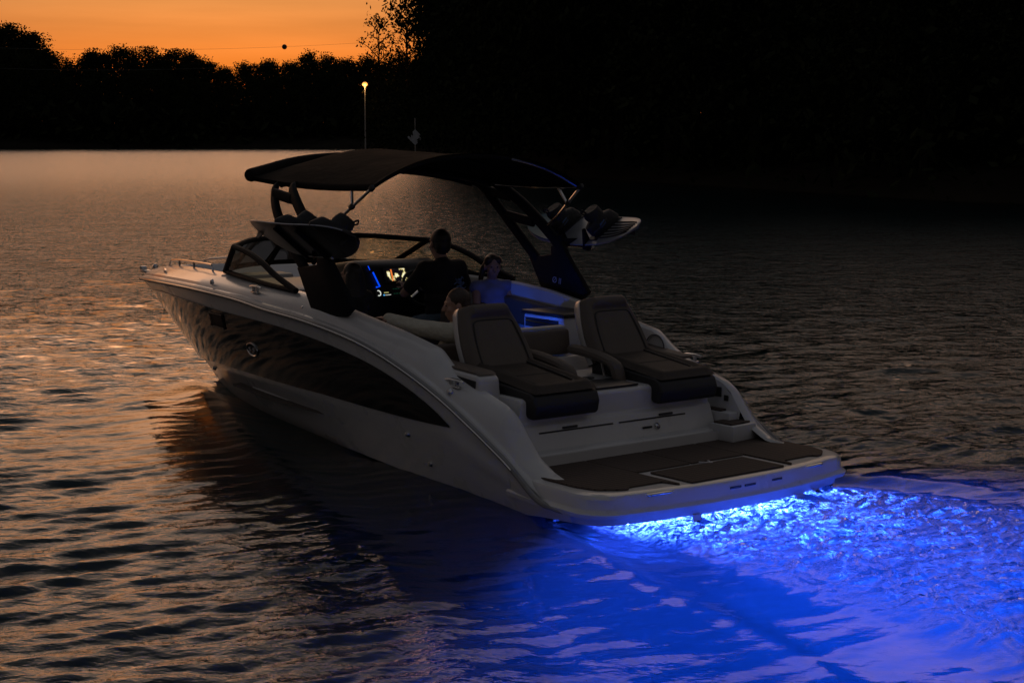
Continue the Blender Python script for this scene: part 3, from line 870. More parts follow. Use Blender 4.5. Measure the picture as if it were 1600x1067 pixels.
# ------------------------------------------------------------------ swim platform
def outline(inset, z, n=9):
    """platform outline from the starboard fwd end round the stern to the port fwd end"""
    P = []
    hw, rad = 1.265 - inset, 0.25
    P.append((1.0, -hw + .07))
    P.append((0.6, -hw + .02))
    for k in range(n + 1):
        a = PI / 2 * k / n
        P.append((0.02 + rad + inset - rad * math.sin(a), -(hw - rad) - rad * math.cos(a)))
    for k in range(1, 16):
        f = k / 16
        y = -(hw - rad) * (1 - 2 * f)
        P.append((0.02 + inset - 0.10 * (1 - (y / (hw - rad)) ** 2), y))
    for k in range(n + 1):
        a = PI / 2 * (1 - k / n)
        P.append((0.02 + rad + inset - rad * math.sin(a), (hw - rad) + rad * math.cos(a)))
    P.append((0.6, hw - .02)); P.append((1.0, hw - .07))
    return [Vector((x, y, z)) for x, y in P]
def plat(bm):
    prof = [(0.42, .118), (0.05, .118), (0.034, .122), (0.028, .165), (0.008, .172), (-0.016, .178), (-0.022, .205), (-0.003, .222), (0.004, .235), (0.006, .295), (0.020, .318), (0.045, .327), (0.075, .328)]
    rows = [outline(i, z) for i, z in prof]
    vs = a_grid(bm, rows)
    bm.faces.new(vs[-1])
    bm.faces.new(vs[0][::-1])
platform = part('swim_platform', M['gel'], boat, plat, angle=35)
MZ = 0.3285
def rounded(poly, r, n=4):
    out = []
    m_ = len(poly)
    for i in range(m_):
        p0, p1, p2 = Vector(poly[i - 1]), Vector(poly[i]), Vector(poly[(i + 1) % m_])
        a = (p0 - p1); b = (p2 - p1); rr = min(r, a.length * .45, b.length * .45)
        a = p1 + a.normalized() * rr; b = p1 + b.normalized() * rr
        for k in range(n + 1):
            f = k / n
            out.append((a * (1 - f) ** 2 + p1 * 2 * f * (1 - f) + b * f * f))
    return out
def pad(name, poly, z, th=0.012, r=0.03, m='mat', parent=None):
    pts = [Vector((p.x, p.y, z)) for p in rounded([(x, y) for x, y in poly], r)] if False else None
    pp = rounded([Vector((x, y, 0)) for x, y in poly], r)
    return part(name, M[m], parent or platform, lambda bm: a_prism(bm, [Vector((p.x, p.y, z)) for p in pp], (0, 0, th), bevel=0.003, seg=1))
for sg in (1, -1):
    pad('deck_mat', [(0.955, sg * 0.545), (0.955, sg * 0.97), (0.86, sg * 1.02), (0.84, sg * 1.15), (0.72, sg * 1.165), (0.36, sg * 1.165), (0.21, sg * 1.12), (0.115, sg * 0.99), (0.10, sg * 0.93), (0.145, sg * 0.90), (0.135, sg * 0.60), (0.03, sg * 0.57), (0.02, sg * 0.545)], MZ)
pad('deck_mat', [(0.455, 0.537), (0.955, 0.537), (0.955, 0.006), (0.455, 0.006)], MZ, r=0.012)
pad('deck_mat', [(0.455, -0.006), (0.955, -0.006), (0.955, -0.537), (0.455, -0.537)], MZ, r=0.012)
pad('hatch_mat', [(0.0, 0.46), (0.40, 0.46), (0.40, 0.02), (0.385, -0.10), (0.40, -0.22), (0.40, -0.46), (0.0, -0.46)], MZ, r=0.02)
# emblem on the hatch: two slanted strokes meeting in a point
part('emblem', M['letter_light'], platform, lambda bm: (a_box(bm, (0.405, -0.085, MZ + 0.010), (0.085, 0.018, 0.012), Matrix.Rotation(0.75, 3, 'Z'), bevel=0.002), a_box(bm, (0.400, -0.13, MZ + 0.010), (0.075, 0.018, 0.012), Matrix.Rotation(-0.45, 3, 'Z'), bevel=0.002)))
for sg in (1, -1):
    tube('grab_handle', M['chrome'], platform, smooth_path([(0.045, sg * .62, .295), (0.0, sg * .63, .302), (-0.015, sg * .66, .304), (-0.012, sg * .75, .304), (-0.003, sg * .84, .304), (0.012, sg * .86, .302), (0.05, sg * .87, .295)], 4), 0.011, seg=8)
    box('rail_vent', M['rubber'], platform, (0.135, sg * 1.12, .262), (0.015, 0.15, 0.035), Matrix.Rotation(sg * -0.72, 3, 'Z'), bevel=0.004)
for y in (0.12, -0.02, -0.30):
    box('slot', M['rubber'], platform, (-0.0775 + 0.10 * (y / .9) ** 2, y, .275), (0.008, 0.11, 0.016), bevel=0.003, seg=1)
# brackets, trim ram plates and the step box under the platform
M['bracket'] = mat('white_bracket', (0.62, 0.62, 0.64), 0.4, noise=(10, 0.05))
def lug(y, x, w, h):
    pp = [(x, y - w, .13), (x, y + w, .13)] + [(x, y + w * math.cos(a), .13 - h - w * math.sin(a)) for a in np.linspace(0, PI, 9)]
    o = part('tow_bracket', M['bracket'], platform, lambda bm: a_prism(bm, pp, (0.022, 0, 0), bevel=0.004, seg=1))
    part('bracket_bolt', M['rubber'], o, lambda bm: a_lathe(bm, [(0, -0.012), (0.016, -0.012), (0.016, 0.0)], (x, y, .13 - h), 'X', 10))
lug(0.445, -0.05, 0.035, 0.055)
lug(-0.585, -0.045, 0.045, 0.065)
lug(-0.80, -0.01, 0.035, 0.02)
box('ladder_box', M['rubber'], platform, (0.26, -1.02, .095), (0.22, 0.32, 0.07), bevel=0.015)
tube('ladder_leg', M['chrome'], platform, [(0.2, -1.19, .14), (0.2, -1.19, .02), (0.3, -1.19, -.02)], 0.014, seg=8)
box('trim_tab', M['chrome'], boat, (0.80, 0.98, .03), (0.30, 0.22, 0.012), Matrix.Rotation(0.12, 3, 'Y'))
part('trim_ram', M['rubber'], boat, lambda bm: a_tube(bm, [(0.94, .98, .14), (0.78, .98, .04)], 0.02))
# outdrive below the platform
prism('outdrive', M['rubber'], boat, [(0.95, -.10, .0), (0.45, -.10, -.02), (0.40, -.10, -.18), (0.52, -.06, -.75), (0.72, -.06, -.75), (0.95, -.10, -.30)], (0, 0.17, 0), bevel=0.03)

# ------------------------------------------------------------------ transom block between the loungers
def tb(bm):
    # side profile, swept across; the aft face slopes to the platform
    pr = [(1.03, .335), (1.075, .40), (1.15, .585), (1.17, .60), (1.17, .755), (1.20, .775), (1.95, .79), (2.05, .90), (2.16, .90), (2.16, .385)]
    a_prism(bm, [(x, .955, z) for x, z in pr], (0, -1.87, 0), bevel=0.015)
trans = part('transom_block', M['gel'], boat, tb)
prism('transom_lip', M['gel'], boat, [(1.01, 1.10, .333), (0.985, 1.10, .36), (1.0, 1.10, .41), (1.06, 1.10, .43), (1.10, 1.10, .333)], (0, -2.2, 0), bevel=0.01)
for y0, y1 in ((0.82, 0.12), (0.06, -.62)):
    box('hatch_line', M['rubber'], trans, (1.1275, (y0 + y1) / 2, .535), (0.010, abs(y0 - y1), 0.006), Matrix.Rotation(-0.38, 3, 'Y'))
for y in (.53, -.42):
    box('hinge', M['letter'], trans, (1.132, y, .552), (0.014, 0.14, 0.016), Matrix.Rotation(-0.38, 3, 'Y'), bevel=0.003, seg=1)
part('latch', M['chrome'], trans, lambda bm: a_lathe(bm, [(0, -0.018), (0.018, -0.016), (0.026, 0.0), (0.026, 0.01)], (1.098, -.30, .475), 'X', 14))
box('latch_slot', M['rubber'], trans, (1.098, -.20, .478), (0.012, 0.09, 0.010), Matrix.Rotation(-0.38, 3, 'Y'))
text('model_lettering', 'SDX 290', M['letter'], boat, (0.982, -.95, .385), (0.0, -1, 0), (0.35, 0, 1), 0.058, 0.0015, 1.15)
# console between the seats: dark hatch lid, cup holders, shelf
prism('console_lid', M['dash'], trans, [(1.20, .22, .778), (1.20, -.20, .778), (1.50, -.20, .784), (1.50, .22, .784)], (0, 0, 0.014), bevel=0.004)
for x, y in ((1.60, .10), (1.60, -.06)):
    part('cup_holder', M['chrome'], trans, lambda bm: (a_lathe(bm, [(0.05, 0.79), (0.05, 0.800), (0.042, 0.800), (0.040, 0.75), (0.0, 0.75)], (x, y, 0), 'Z', 18)))
    part('cup_liner', M['rubber'], trans, lambda bm: a_lathe(bm, [(0.0, .7985), (0.040, .7985)], (x, y, 0), 'Z', 18))
# starboard walkway steps
prism('walkway_step', M['liner'], boat, [(0.97, -.935, .39), (0.97, -1.045, .39), (2.1, -1.045, .39), (2.1, -.935, .39)], (0, 0, 0.135), bevel=0.01)
prism('walkway_step', M['liner'], boat, [(0.80, -.80, .335), (0.83, -1.09, .335), (1.05, -1.10, .335), (1.05, -.80, .335)], (0, 0, 0.125), bevel=0.015)
pad('step_mat', [(0.835, -.82), (0.86, -1.06), (1.03, -1.07), (1.03, -.82)], 0.4605, r=0.02, parent=boat)
pad('step_mat', [(1.06, -.945), (1.08, -1.03), (1.5, -1.03), (1.5, -.945)], 0.5255, r=0.02, parent=boat)
# dark pocket and remote on the starboard bulwark, speaker ring, cleats
box('courtesy_pocket', M['rubber'], boat, (1.19, -1.024, .66), (0.10, 0.012, 0.075), Matrix.Rotation(0.03, 3, 'Z'), bevel=0.005)
box('remote_switch', M['rubber'], boat, (1.085, -1.022, .62), (0.042, 0.012, 0.045), bevel=0.005)
part('speaker', M['liner'], boat, lambda bm: a_lathe(bm, [(0.115, 0.0), (0.115, 0.018), (0.098, 0.022), (0.092, 0.006), (0.03, 0.012), (0.0, 0.014)], (1.86, -1.032, .93), 'Y', 28))
tube('speaker_ring', M['rubber'], boat, [(1.86 + .105 * math.cos(a), -1.010, .93 + .105 * math.sin(a)) for a in np.linspace(0, 2 * PI, 29)[:-1]], 0.004, seg=5, closed=True)
def cleat(x, y, z, sg, rz=0.0):
    rot = Matrix.Rotation(rz, 4, 'Z')
    def fn(bm):
        a_tube(bm, [(-.11, 0, .042), (-.05, 0, .05), (.05, 0, .05), (.11, 0, .042)], [0.008, 0.012, 0.012, 0.008], seg=8)
        a_box(bm, (-.035, 0, .02), (0.02, 0.02, 0.06)); a_box(bm, (.035, 0, .02), (0.02, 0.02, 0.06))
        a_box(bm, (0, 0, 0.0), (0.13, 0.035, 0.012), bevel=0.004)
        bm.transform(Matrix.Translation((x, y, z)) @ rot)
    return part('cleat', M['chrome'], boat, fn)
for sg in (1, -1):
    cleat(4.36, sg * 1.185, 1.295, sg, -sg * .10)
    cleat(1.62, sg * 1.19, .835, sg, 0)
    cleat(7.1, sg * .62, 1.24, sg, -sg * .4)
# snap studs along the coaming
for sg in (1, -1):
    for x in (1.30, 1.51, 1.84, 2.18, 2.52, 2.83, 2.94, 3.53, 3.85, 3.95, 6.4, 6.75, 7.1, 7.45):
        part('snap_stud', M['letter'], boat, lambda bm: a_lathe(bm, [(0, 0.012), (0.007, 0.009), (0.010, 0)], (x, sg * (ip(x, COAM, 1) + (0.025 if x > 6 else 0.028)), ip(x, COAM, 2) - 0.048), 'Z', 8))
# navigation light / fuel caps on the port side deck
for x, y, z in ((3.55, 1.225, 1.225), (1.62, 1.225, .80), (5.25, 1.10, 1.315)):
    part('deck_fitting', M['chrome'], boat, lambda bm: a_lathe(bm, [(0, 0.02), (0.02, 0.016), (0.028, 0.0)], (x, y, z), 'Y', 14))
for x, z in ((2.17, .42), (1.95, .23), (6.1, .42)):
    part('through_hull', M['chrome'], boat, lambda bm: a_lathe(bm, [(0, 0.022), (0.016, 0.02), (0.024, 0.0)], (x, hull_y(x, z) + 0.0, z), 'Y', 12))
# hull side window and oval badge on the black panel
def on_hull(x, z, off):
    cand = []
    for f in np.linspace(0, 1, 15):
        P = [LP[2][i].lerp(LP[3][i], f) for i in range(NS)]
        xs_ = [p.x for p in P]
        cand.append((float(np.interp(x, xs_, [p.z for p in P])), float(np.interp(x, xs_, [p.y for p in P])) + .012 * math.sin(PI * f)))
    y = float(np.interp(z, [c[0] for c in cand], [c[1] for c in cand]))
    return Vector((x, y + 0.008 + off, z))
def hullpatch(name, m, x0, x1, z0, z1, off, parent=boat, n=4):
    rows = [[on_hull(x0 + (x1 - x0) * i / n, z0 + (z1 - z0) * k / n, off) for i in range(n + 1)] for k in range(n + 1)]
    def fn(bm):
        a_grid(bm, rows)
        bmesh.ops.solidify(bm, geom=bm.faces[:], thickness=0.008)
    return part(name, m, parent, fn)
hw_ = hullpatch('side_window', M['dash'], 5.02, 5.30, .93, 1.03, 0.004)
tube('window_frame', M['rubber'], hw_, [on_hull(x, z, .008) for x, z in ((5.01, .92), (5.31, .92), (5.31, 1.04), (5.01, 1.04))], 0.008, seg=6, closed=True)
bx, bz = 4.48, .80
badge = tube('oval_badge', M['chrome'], boat, [on_hull(bx + .105 * math.cos(a), bz + .055 * math.sin(a), .004) for a in np.linspace(0, 2 * PI, 33)[:-1]], 0.007, seg=6, closed=True)
for dx in (-.04, .04):
    tube('badge_emblem', M['letter_light'], badge, smooth_path([on_hull(bx + dx - .025, bz + .018, .01), on_hull(bx + dx + .01, bz + .01, .01), on_hull(bx + dx - .012, bz - .008, .01), on_hull(bx + dx + .022, bz - .022, .01)], 3), 0.005, seg=5)

# ------------------------------------------------------------------ aft-facing loungers
def lounger(s):
    y0, y1 = s * .305, s * .905
    yo = min(y0, y1); wd = abs(y1 - y0)
    base = prism('lounge_seat', M['vinyl_dark'], boat, [(1.075, yo, .655), (1.06, yo, .73), (1.085, yo, .80), (1.14, yo, .825), (1.84, yo, .895), (1.84, yo, .73), (1.24, yo, .70), (1.16, yo, .64), (1.10, yo, .635)], (0, wd, 0), bevel=0.022, seg=3)
    # brown top with a raised U-shaped roll round a quilted centre
    def top(bm):
        n, k_ = 22, 22; rows = []
        for i in range(n + 1):
            f = i / n; x = 1.085 + (1.80 - 1.085) * f; row = []
            for k in range(k_ + 1):
                g = k / k_; y = yo + 0.012 + (wd - .024) * g
                e = min(g, 1 - g) * wd; fx = f * .72
                edge = min(e, fx)
                z = .815 + 0.098 * f
                z += 0.030 * min(1, (edge / 0.03)) ** .5 if edge < .03 else 0.030
                d = edge - 0.105
                z += 0.026 * math.exp(-((edge - 0.06) / 0.035) ** 2) - (0.016 * math.exp(-(d / 0.012) ** 2))
                z -= 0.008 * math.exp(-((x - 1.42) / 0.008) ** 2) * (1 if edge > .11 else 0)
                row.append(Vector((x, y, z)))
            rows.append(row)
        a_grid(bm, rows)
        bmesh.ops.solidify(bm, geom=bm.faces[:], thickness=0.03)
    part('seat_cushion', M['vinyl'], base, top, angle=70)
    # backrest leaning forward
    a0, a1 = Vector((1.80, 0, .86)), Vector((2.075, 0, 1.325))
    axis = (a1 - a0).normalized(); nrm = Vector((-axis.z, 0, axis.x)) * 1.0   # points aft and up
    if nrm.x > 0: nrm = -nrm
    yc = s * .60
    def back(bm):
        n, k_ = 30, 26; rows = []
        Ln = (a1 - a0).length
        for i in range(n + 1):
            f = i / n
            half = 0.305 * (1 - f) + 0.215 * f + 0.03 * math.sin(PI * f)
            if f > .93: half *= math.sqrt(max(0.0, 1 - ((f - .93) / .075) ** 2)) * .14 + .86
            row = []
            for k in range(k_ + 1):
                g = -1 + 2 * k / k_
                e = (1 - abs(g)) * half
                h = 0.075 * min(1, e / .045) ** .5 if e < .045 else 0.075
                h += 0.012 * (1 - g * g)
                ed = min(e, f * Ln)
                if f < .78:
                    h -= 0.015 * math.exp(-((e - .085) / .010) ** 2)
                h -= 0.016 * math.exp(-((f - .76) / .014) ** 2) * (1 if e > .085 else 0)
                if f > .80 and e > .06: h += 0.032 * math.sin(PI * min(1, (f - .80) / .185)) ** .6
                if f < .03 or f > .985: h *= .45
                p = a0 + axis * (Ln * f) + nrm * h
                row.append(Vector((p.x, yc + g * half, p.z)))
            rows.append(row)
        a_grid(bm, rows)
    bk = part('backrest', M['vinyl'], base, back, angle=75)
    def shell(bm):
        n = 16; Ln = (a1 - a0).length; rows = []
        for i in range(n + 1):
            f = i / n
            half = (0.305 * (1 - f) + 0.215 * f + 0.03 * math.sin(PI * f)) + .006
            if f > .93: half *= math.sqrt(max(0.0, 1 - ((f - .93) / .075) ** 2)) * .14 + .86
            p = a0 + axis * (Ln * f * 1.006)
            rows.append([Vector((p.x + dx, yc + g * half, p.z + dz)) for g, dx, dz in ((-1, .0, 0), (-1.0, .05, -.02), (-.9, .085, -.035), (0, .11, -.05), (.9, .085, -.035), (1.0, .05, -.02), (1, .0, 0))])
        a_grid(bm, rows)
    part('seat_shell', M['gel'], base, shell, angle=60)
    Ln = (a1 - a0).length
    def bpt(f, g):
        half = 0.305 * (1 - f) + 0.215 * f + 0.03 * math.sin(PI * f)
        q = a0 + axis * (Ln * f) + nrm * (0.074 + 0.012 * (1 - (g / half) ** 2))
        return Vector((q.x, yc + g, q.z))
    hw2 = lambda f: 0.305 * (1 - f) + 0.215 * f + 0.03 * math.sin(PI * f) - .085
    loop = [bpt(f, -hw2(f)) for f in np.linspace(.06, .70, 10)] + [bpt(.735, -hw2(.7) * .82)] + [bpt(.74, g) for g in np.linspace(-.6, .6, 5) * hw2(.72)] + [bpt(.735, hw2(.7) * .82)] + [bpt(f, hw2(f)) for f in np.linspace(.70, .06, 10)]
    tube('back_piping', M['vinyl_dark'], base, smooth_path(loop, 2), 0.0055, seg=6)
    def cpt(x, g): return Vector((x, yc + g, .815 + .098 * (x - 1.085) / .715 + .034))
    loop = [cpt(1.78, -.185), cpt(1.5, -.188), cpt(1.26, -.182), cpt(1.205, -.15), cpt(1.195, 0), cpt(1.205, .15), cpt(1.26, .182), cpt(1.5, .188), cpt(1.78, .185)]
    tube('cushion_piping', M['vinyl_dark'], base, smooth_path(loop, 4), 0.0055, seg=6)
    tube('cushion_piping', M['vinyl_dark'], base, [cpt(1.45, g) + Vector((0, 0, -.004)) for g in np.linspace(-.18, .18, 7)], 0.004, seg=6)
    # inner arm, curving down to the console
    ya = s * .235
    tube('armrest', M['vinyl'], base, smooth_path([(1.98, ya, .965), (1.80, ya, .955), (1.60, ya, .925), (1.50, ya, .89), (1.455, ya, .82), (1.44, ya, .74)], 4), [0.045] * 12 + [0.048] * 9, seg=10, sx=1.25, sy=.85)
    tube('arm_post', M['chrome'], base, [(1.64, ya, .92), (1.60, ya, .80)], 0.016, seg=8)
    return base
lounger(1); lounger(-1)
# brown cross bolster between the backrests
box('centre_bolster', M['vinyl'], boat, (2.14, -.01, 1.005), (0.12, .60, .20), Matrix.Rotation(0.14, 3, 'Y'), bevel=0.03, seg=3)
box('bolster_cap', M['liner'], boat, (2.17, -.01, 1.118), (0.08, .58, .02), bevel=0.006)
# port arm box with brown pad and triangular vent
pb = prism('arm_box', M['gel'], boat, [(1.40, .93, .70), (1.43, .93, .90), (1.47, .93, .925), (2.05, .93, .955), (2.05, .93, .70)], (0, .185, 0), bevel=0.022, seg=3)
prism('arm_pad', M['vinyl'], pb, [(1.45, .935, .924), (1.50, .935, .945), (2.02, .935, .972), (2.02, .935, .95)], (0, .165, 0), bevel=0.008)
prism('vent', M['rubber'], pb, [(1.71, 1.112, .905), (1.465, 1.112, .885), (1.475, 1.112, .765)], (0, .010, 0), bevel=0.003, seg=1)
sb = prism('arm_box', M['gel'], boat, [(1.50, -.93, .72), (1.50, -.93, .86), (1.54, -.93, .885), (2.05, -.93, .935), (2.05, -.93, .72)], (0, -.10, 0), bevel=0.02, seg=3)
prism('arm_pad', M['vinyl'], sb, [(1.47, -.915, .885), (1.47, -.915, .91), (2.0, -.915, .96), (2.0, -.915, .935)], (0, -.13, 0), bevel=0.012)

# ------------------------------------------------------------------ cockpit seating, galley, helm
prism('aft_bench', M['vinyl_dark'], boat, [(2.18, .98, .40), (2.18, -.15, .40), (2.62, -.15, .40), (2.62, .98, .40)], (0, 0, 0.22), bevel=0.03)
box('bench_back', M['vinyl'], boat, (2.215, .40, .84), (0.11, 1.1, .42), Matrix.Rotation(0.08, 3, 'Y'), bevel=0.03, seg=3)
box('side_lounge', M['vinyl_dark'], boat, (3.55, -.82, .58), (1.0, .42, .36), bevel=0.03)
sbk = box('lounge_bolster', M['vinyl'], boat, (3.42, -1.005, 1.075), (1.30, .10, .22), Matrix.Rotation(-0.03, 3, 'X') @ Matrix.Rotation(-0.08, 3, 'Y'), bevel=0.03, seg=3)
gal = box('galley_cabinet', M['liner'], boat, (2.80, -.84, .76), (0.52, .40, .74), bevel=0.02)
box('counter_top', M['dash'], gal, (2.80, -.84, 1.145), (0.55, .43, 0.03), bevel=0.006)
box('drawer_recess', M['dash'], gal, (2.82, -.637, 1.062), (0.42, .012, 0.075), bevel=0.003, seg=1)
tube('drawer_rail', M['chrome'], gal, [(2.62, -.625, 1.06), (3.02, -.625, 1.075)], 0.005, seg=6)
box('drawer_recess', M['dash'], gal, (2.82, -.637, .90), (0.42, .012, 0.12), bevel=0.003, seg=1)
# helm and passenger seats
def bucket(name, x, y, z0, face):
    b = box(name, M['vinyl_dark'], boat, (x, y, z0), (0.50, .52, .16), bevel=0.05, seg=3)
    box('seat_back', M['vinyl'], b, (x - 0.25, y, z0 + .18), (0.12, .50, .34), Matrix.Rotation(-0.12, 3, 'Y'), bevel=0.05, seg=3)
    part('pedestal', M['chrome'], b, lambda bm: a_tube(bm, [(x, y, .39), (x, y, z0 - .07)], 0.06, seg=14))
    return b
bucket('helm_seat', 4.05, -.58, .80, 1)
bucket('passenger_seat', 3.82, .60, .70, 1)
helm = prism('helm_console', M['dash'], boat, [(4.62, -.10, .40), (4.62, -.10, 1.15), (4.74, -.10, 1.44), (4.84, -.10, 1.485), (5.25, -.10, 1.43), (5.25, -.10, .40)], (0, -.88, 0), bevel=0.04, seg=3)
nx = Vector((-.924, 0, .382)); ux = Vector((.382, 0, .924))
def on_dash(y, h, off=0.012):
    p = Vector((4.62, y, 1.15)) + ux * h + nx * off
    return p
def dash_rect(name, m, y0, y1, h0, h1, parent, off=0.008, th=0.006):
    a = [on_dash(y0, h0, off), on_dash(y1, h0, off), on_dash(y1, h1, off), on_dash(y0, h1, off)]
    return prism(name, m, parent, a, nx * th)
scr = dash_rect('chart_plotter', M['dash'], -.34, -.62, .135, .285, helm, 0.004, 0.014)
dash_rect('chart_screen', M['chart'], -.372, -.585, .152, .268, scr, 0.020, 0.002)
dash_rect('chart_bar', M['chart_orange'], -.412, -.428, .152, .262, scr, 0.0235, 0.001)
rad = dash_rect('stereo', M['dash'], -.20, -.46, .0, .085, helm, 0.004, 0.010)
tube('volume_dial', M['readout'], rad, [on_dash(-.235 + .022 * math.cos(a), .045 + .024 * math.sin(a), .018) for a in np.linspace(1.3, 5.2, 14)], 0.0045, seg=6)
dash_rect('stereo_readout', M['readout_y'], -.295, -.345, .044, .050, rad, 0.016, 0.002)
dash_rect('stereo_button', M['readout_b'], -.283, -.296, .018, .030, rad, 0.016, 0.002)
for k in range(5): dash_rect('stereo_button', M['readout'], -.305 - k * .013, -.312 - k * .013, .021, .027, rad, 0.016, 0.002)
for k in range(6): dash_rect('switch_lamp', M['readout_g'], -.40 - (k % 3) * .028, -.417 - (k % 3) * .028, .075 - (k // 3) * .045, .081 - (k // 3) * .045, helm, 0.014, 0.002)
# blue edge light of the walkway door beside the dash
tube('door_light', M['led'], helm, [on_dash(-.222, .245, .02), on_dash(-.262, .105, .02), on_dash(-.222, .102, .02)], 0.0075, seg=6)
tube('door_light', M['led'], helm, [on_dash(-.185, .305, .02), on_dash(-.195, .265, .02)], 0.004, seg=6)
# steering wheel
wc = Vector((4.50, -.62, 1.23)); wn_ = Vector((-.82, 0, .57)).normalized(); wu = Vector((.57, 0, .82)); wy = Vector((0, 1, 0))
ring = [wc + wu * (.185 * math.sin(a)) + wy * (.185 * math.cos(a)) for a in np.linspace(0, 2 * PI, 33)[:-1]]
wheel = tube('steering_wheel', M['rubber'], helm, ring, 0.016, seg=8, closed=True)
for a in (PI / 2, PI * 7 / 6, PI * 11 / 6):
    tube('wheel_spoke', M['chrome'], wheel, [wc, wc + wu * (.18 * math.sin(a)) + wy * (.18 * math.cos(a))], 0.012, seg=6)
tube('wheel_hub', M['dash'], wheel, [wc + wn_ * .03, wc - wn_ * .14], 0.045, seg=12)
tube('throttle', M['chrome'], helm, [(4.50, -.93, 1.10), (4.44, -.93, 1.24)], 0.014, seg=8)

# ------------------------------------------------------------------ windshield
WB = [(3.80, 1.135, 1.345), (4.25, 1.095, 1.355), (4.75, 1.025, 1.375), (5.12, .95, 1.385), (5.38, .90, 1.395)]
WT = [(3.80, 1.135, 1.345), (4.15, 1.115, 1.445), (4.40, 1.095, 1.535), (4.68, 1.07, 1.605), (4.97, 1.04, 1.640)]
FB = [(5.38, .90, 1.395), (5.62, .60, 1.415), (5.74, .25, 1.425), (5.76, 0, 1.425)]
FT = [(4.97, 1.04, 1.640), (5.30, .66, 1.672), (5.42, .26, 1.685), (5.44, 0, 1.685)]
def mir(P, sg): return [Vector((p[0], p[1] * sg, p[2])) for p in P]
ws = None
for sg in (1, -1):
    fr_ = tube('windshield_frame', M['blackmetal'], boat, smooth_path(mir(WB, sg), 4) , 0.022, seg=8)
    tube('top_rail', M['blackmetal'], fr_, smooth_path(mir(WT, sg), 5), 0.026, seg=8)
    tube('corner_post', M['blackmetal'], fr_, mir([WB[-1], WT[-1]], sg), 0.026, seg=8)
    tube('front_top_rail', M['blackmetal'], fr_, smooth_path(mir(FT, sg), 4), 0.024, seg=8)
    tube('front_sill', M['blackmetal'], fr_, smooth_path(mir(FB, sg), 4), 0.022, seg=8)
    tube('door_post', M['blackmetal'], fr_, mir([(5.745, .25, 1.40), (5.43, .25, 1.685)], sg), 0.022, seg=8)
    a_, b_ = smooth_path(mir(WB, sg), 5), smooth_path(mir(WT, sg), 5)
    part('side_pane', M['glass'], fr_, lambda bm: a_grid(bm, [a_, b_]))
    c_, d_ = smooth_path(mir(FB, sg), 5), smooth_path(mir(FT, sg), 5)
    part('front_pane', M['glass'], fr_, lambda bm: a_grid(bm, [c_, d_]))
tube('windshield_glint', M['ledlow'], boat, [(5.50, .262, 1.62), (5.555, .268, 1.58)], 0.006, seg=6)  # blue LED glint on the windshield, drawn as a small glowing tube
# wind dam / bow rails
for sg in (1, -1):
    yb_ = lambda x: ip(x, COAM, 1) - 0.02
    def rp(x, h): return (x, sg * yb_(x), ip(x, COAM, 2) + h)
    rl = tube('bow_rail', M['chrome'], boat, smooth_path([rp(7.85, 0.0), rp(7.78, .05), rp(7.6, .062), rp(7.0, .062), rp(6.0, .062), rp(5.9, .05), rp(5.85, 0.0)], 5), 0.009, seg=8)
    for x in (7.3, 6.6): tube('rail_stanchion', M['chrome'], rl, [rp(x, 0), rp(x, .06)], 0.010, seg=6)
part('bow_roller', M['chrome'], boat, lambda bm: (a_box(bm, (8.78, 0, 1.14), (0.16, .07, .03), bevel=0.008), a_lathe(bm, [(0, -.03), (.03, -.03), (.03, .03), (0, .03)], (8.84, 0, 1.165), 'Y', 12)))
part('bow_light', M['chrome'], boat, lambda bm: a_lathe(bm, [(0.03, 0), (0.03, .03), (0.012, .05), (0, .052)], (8.55, 0, 1.185), 'Z', 12))

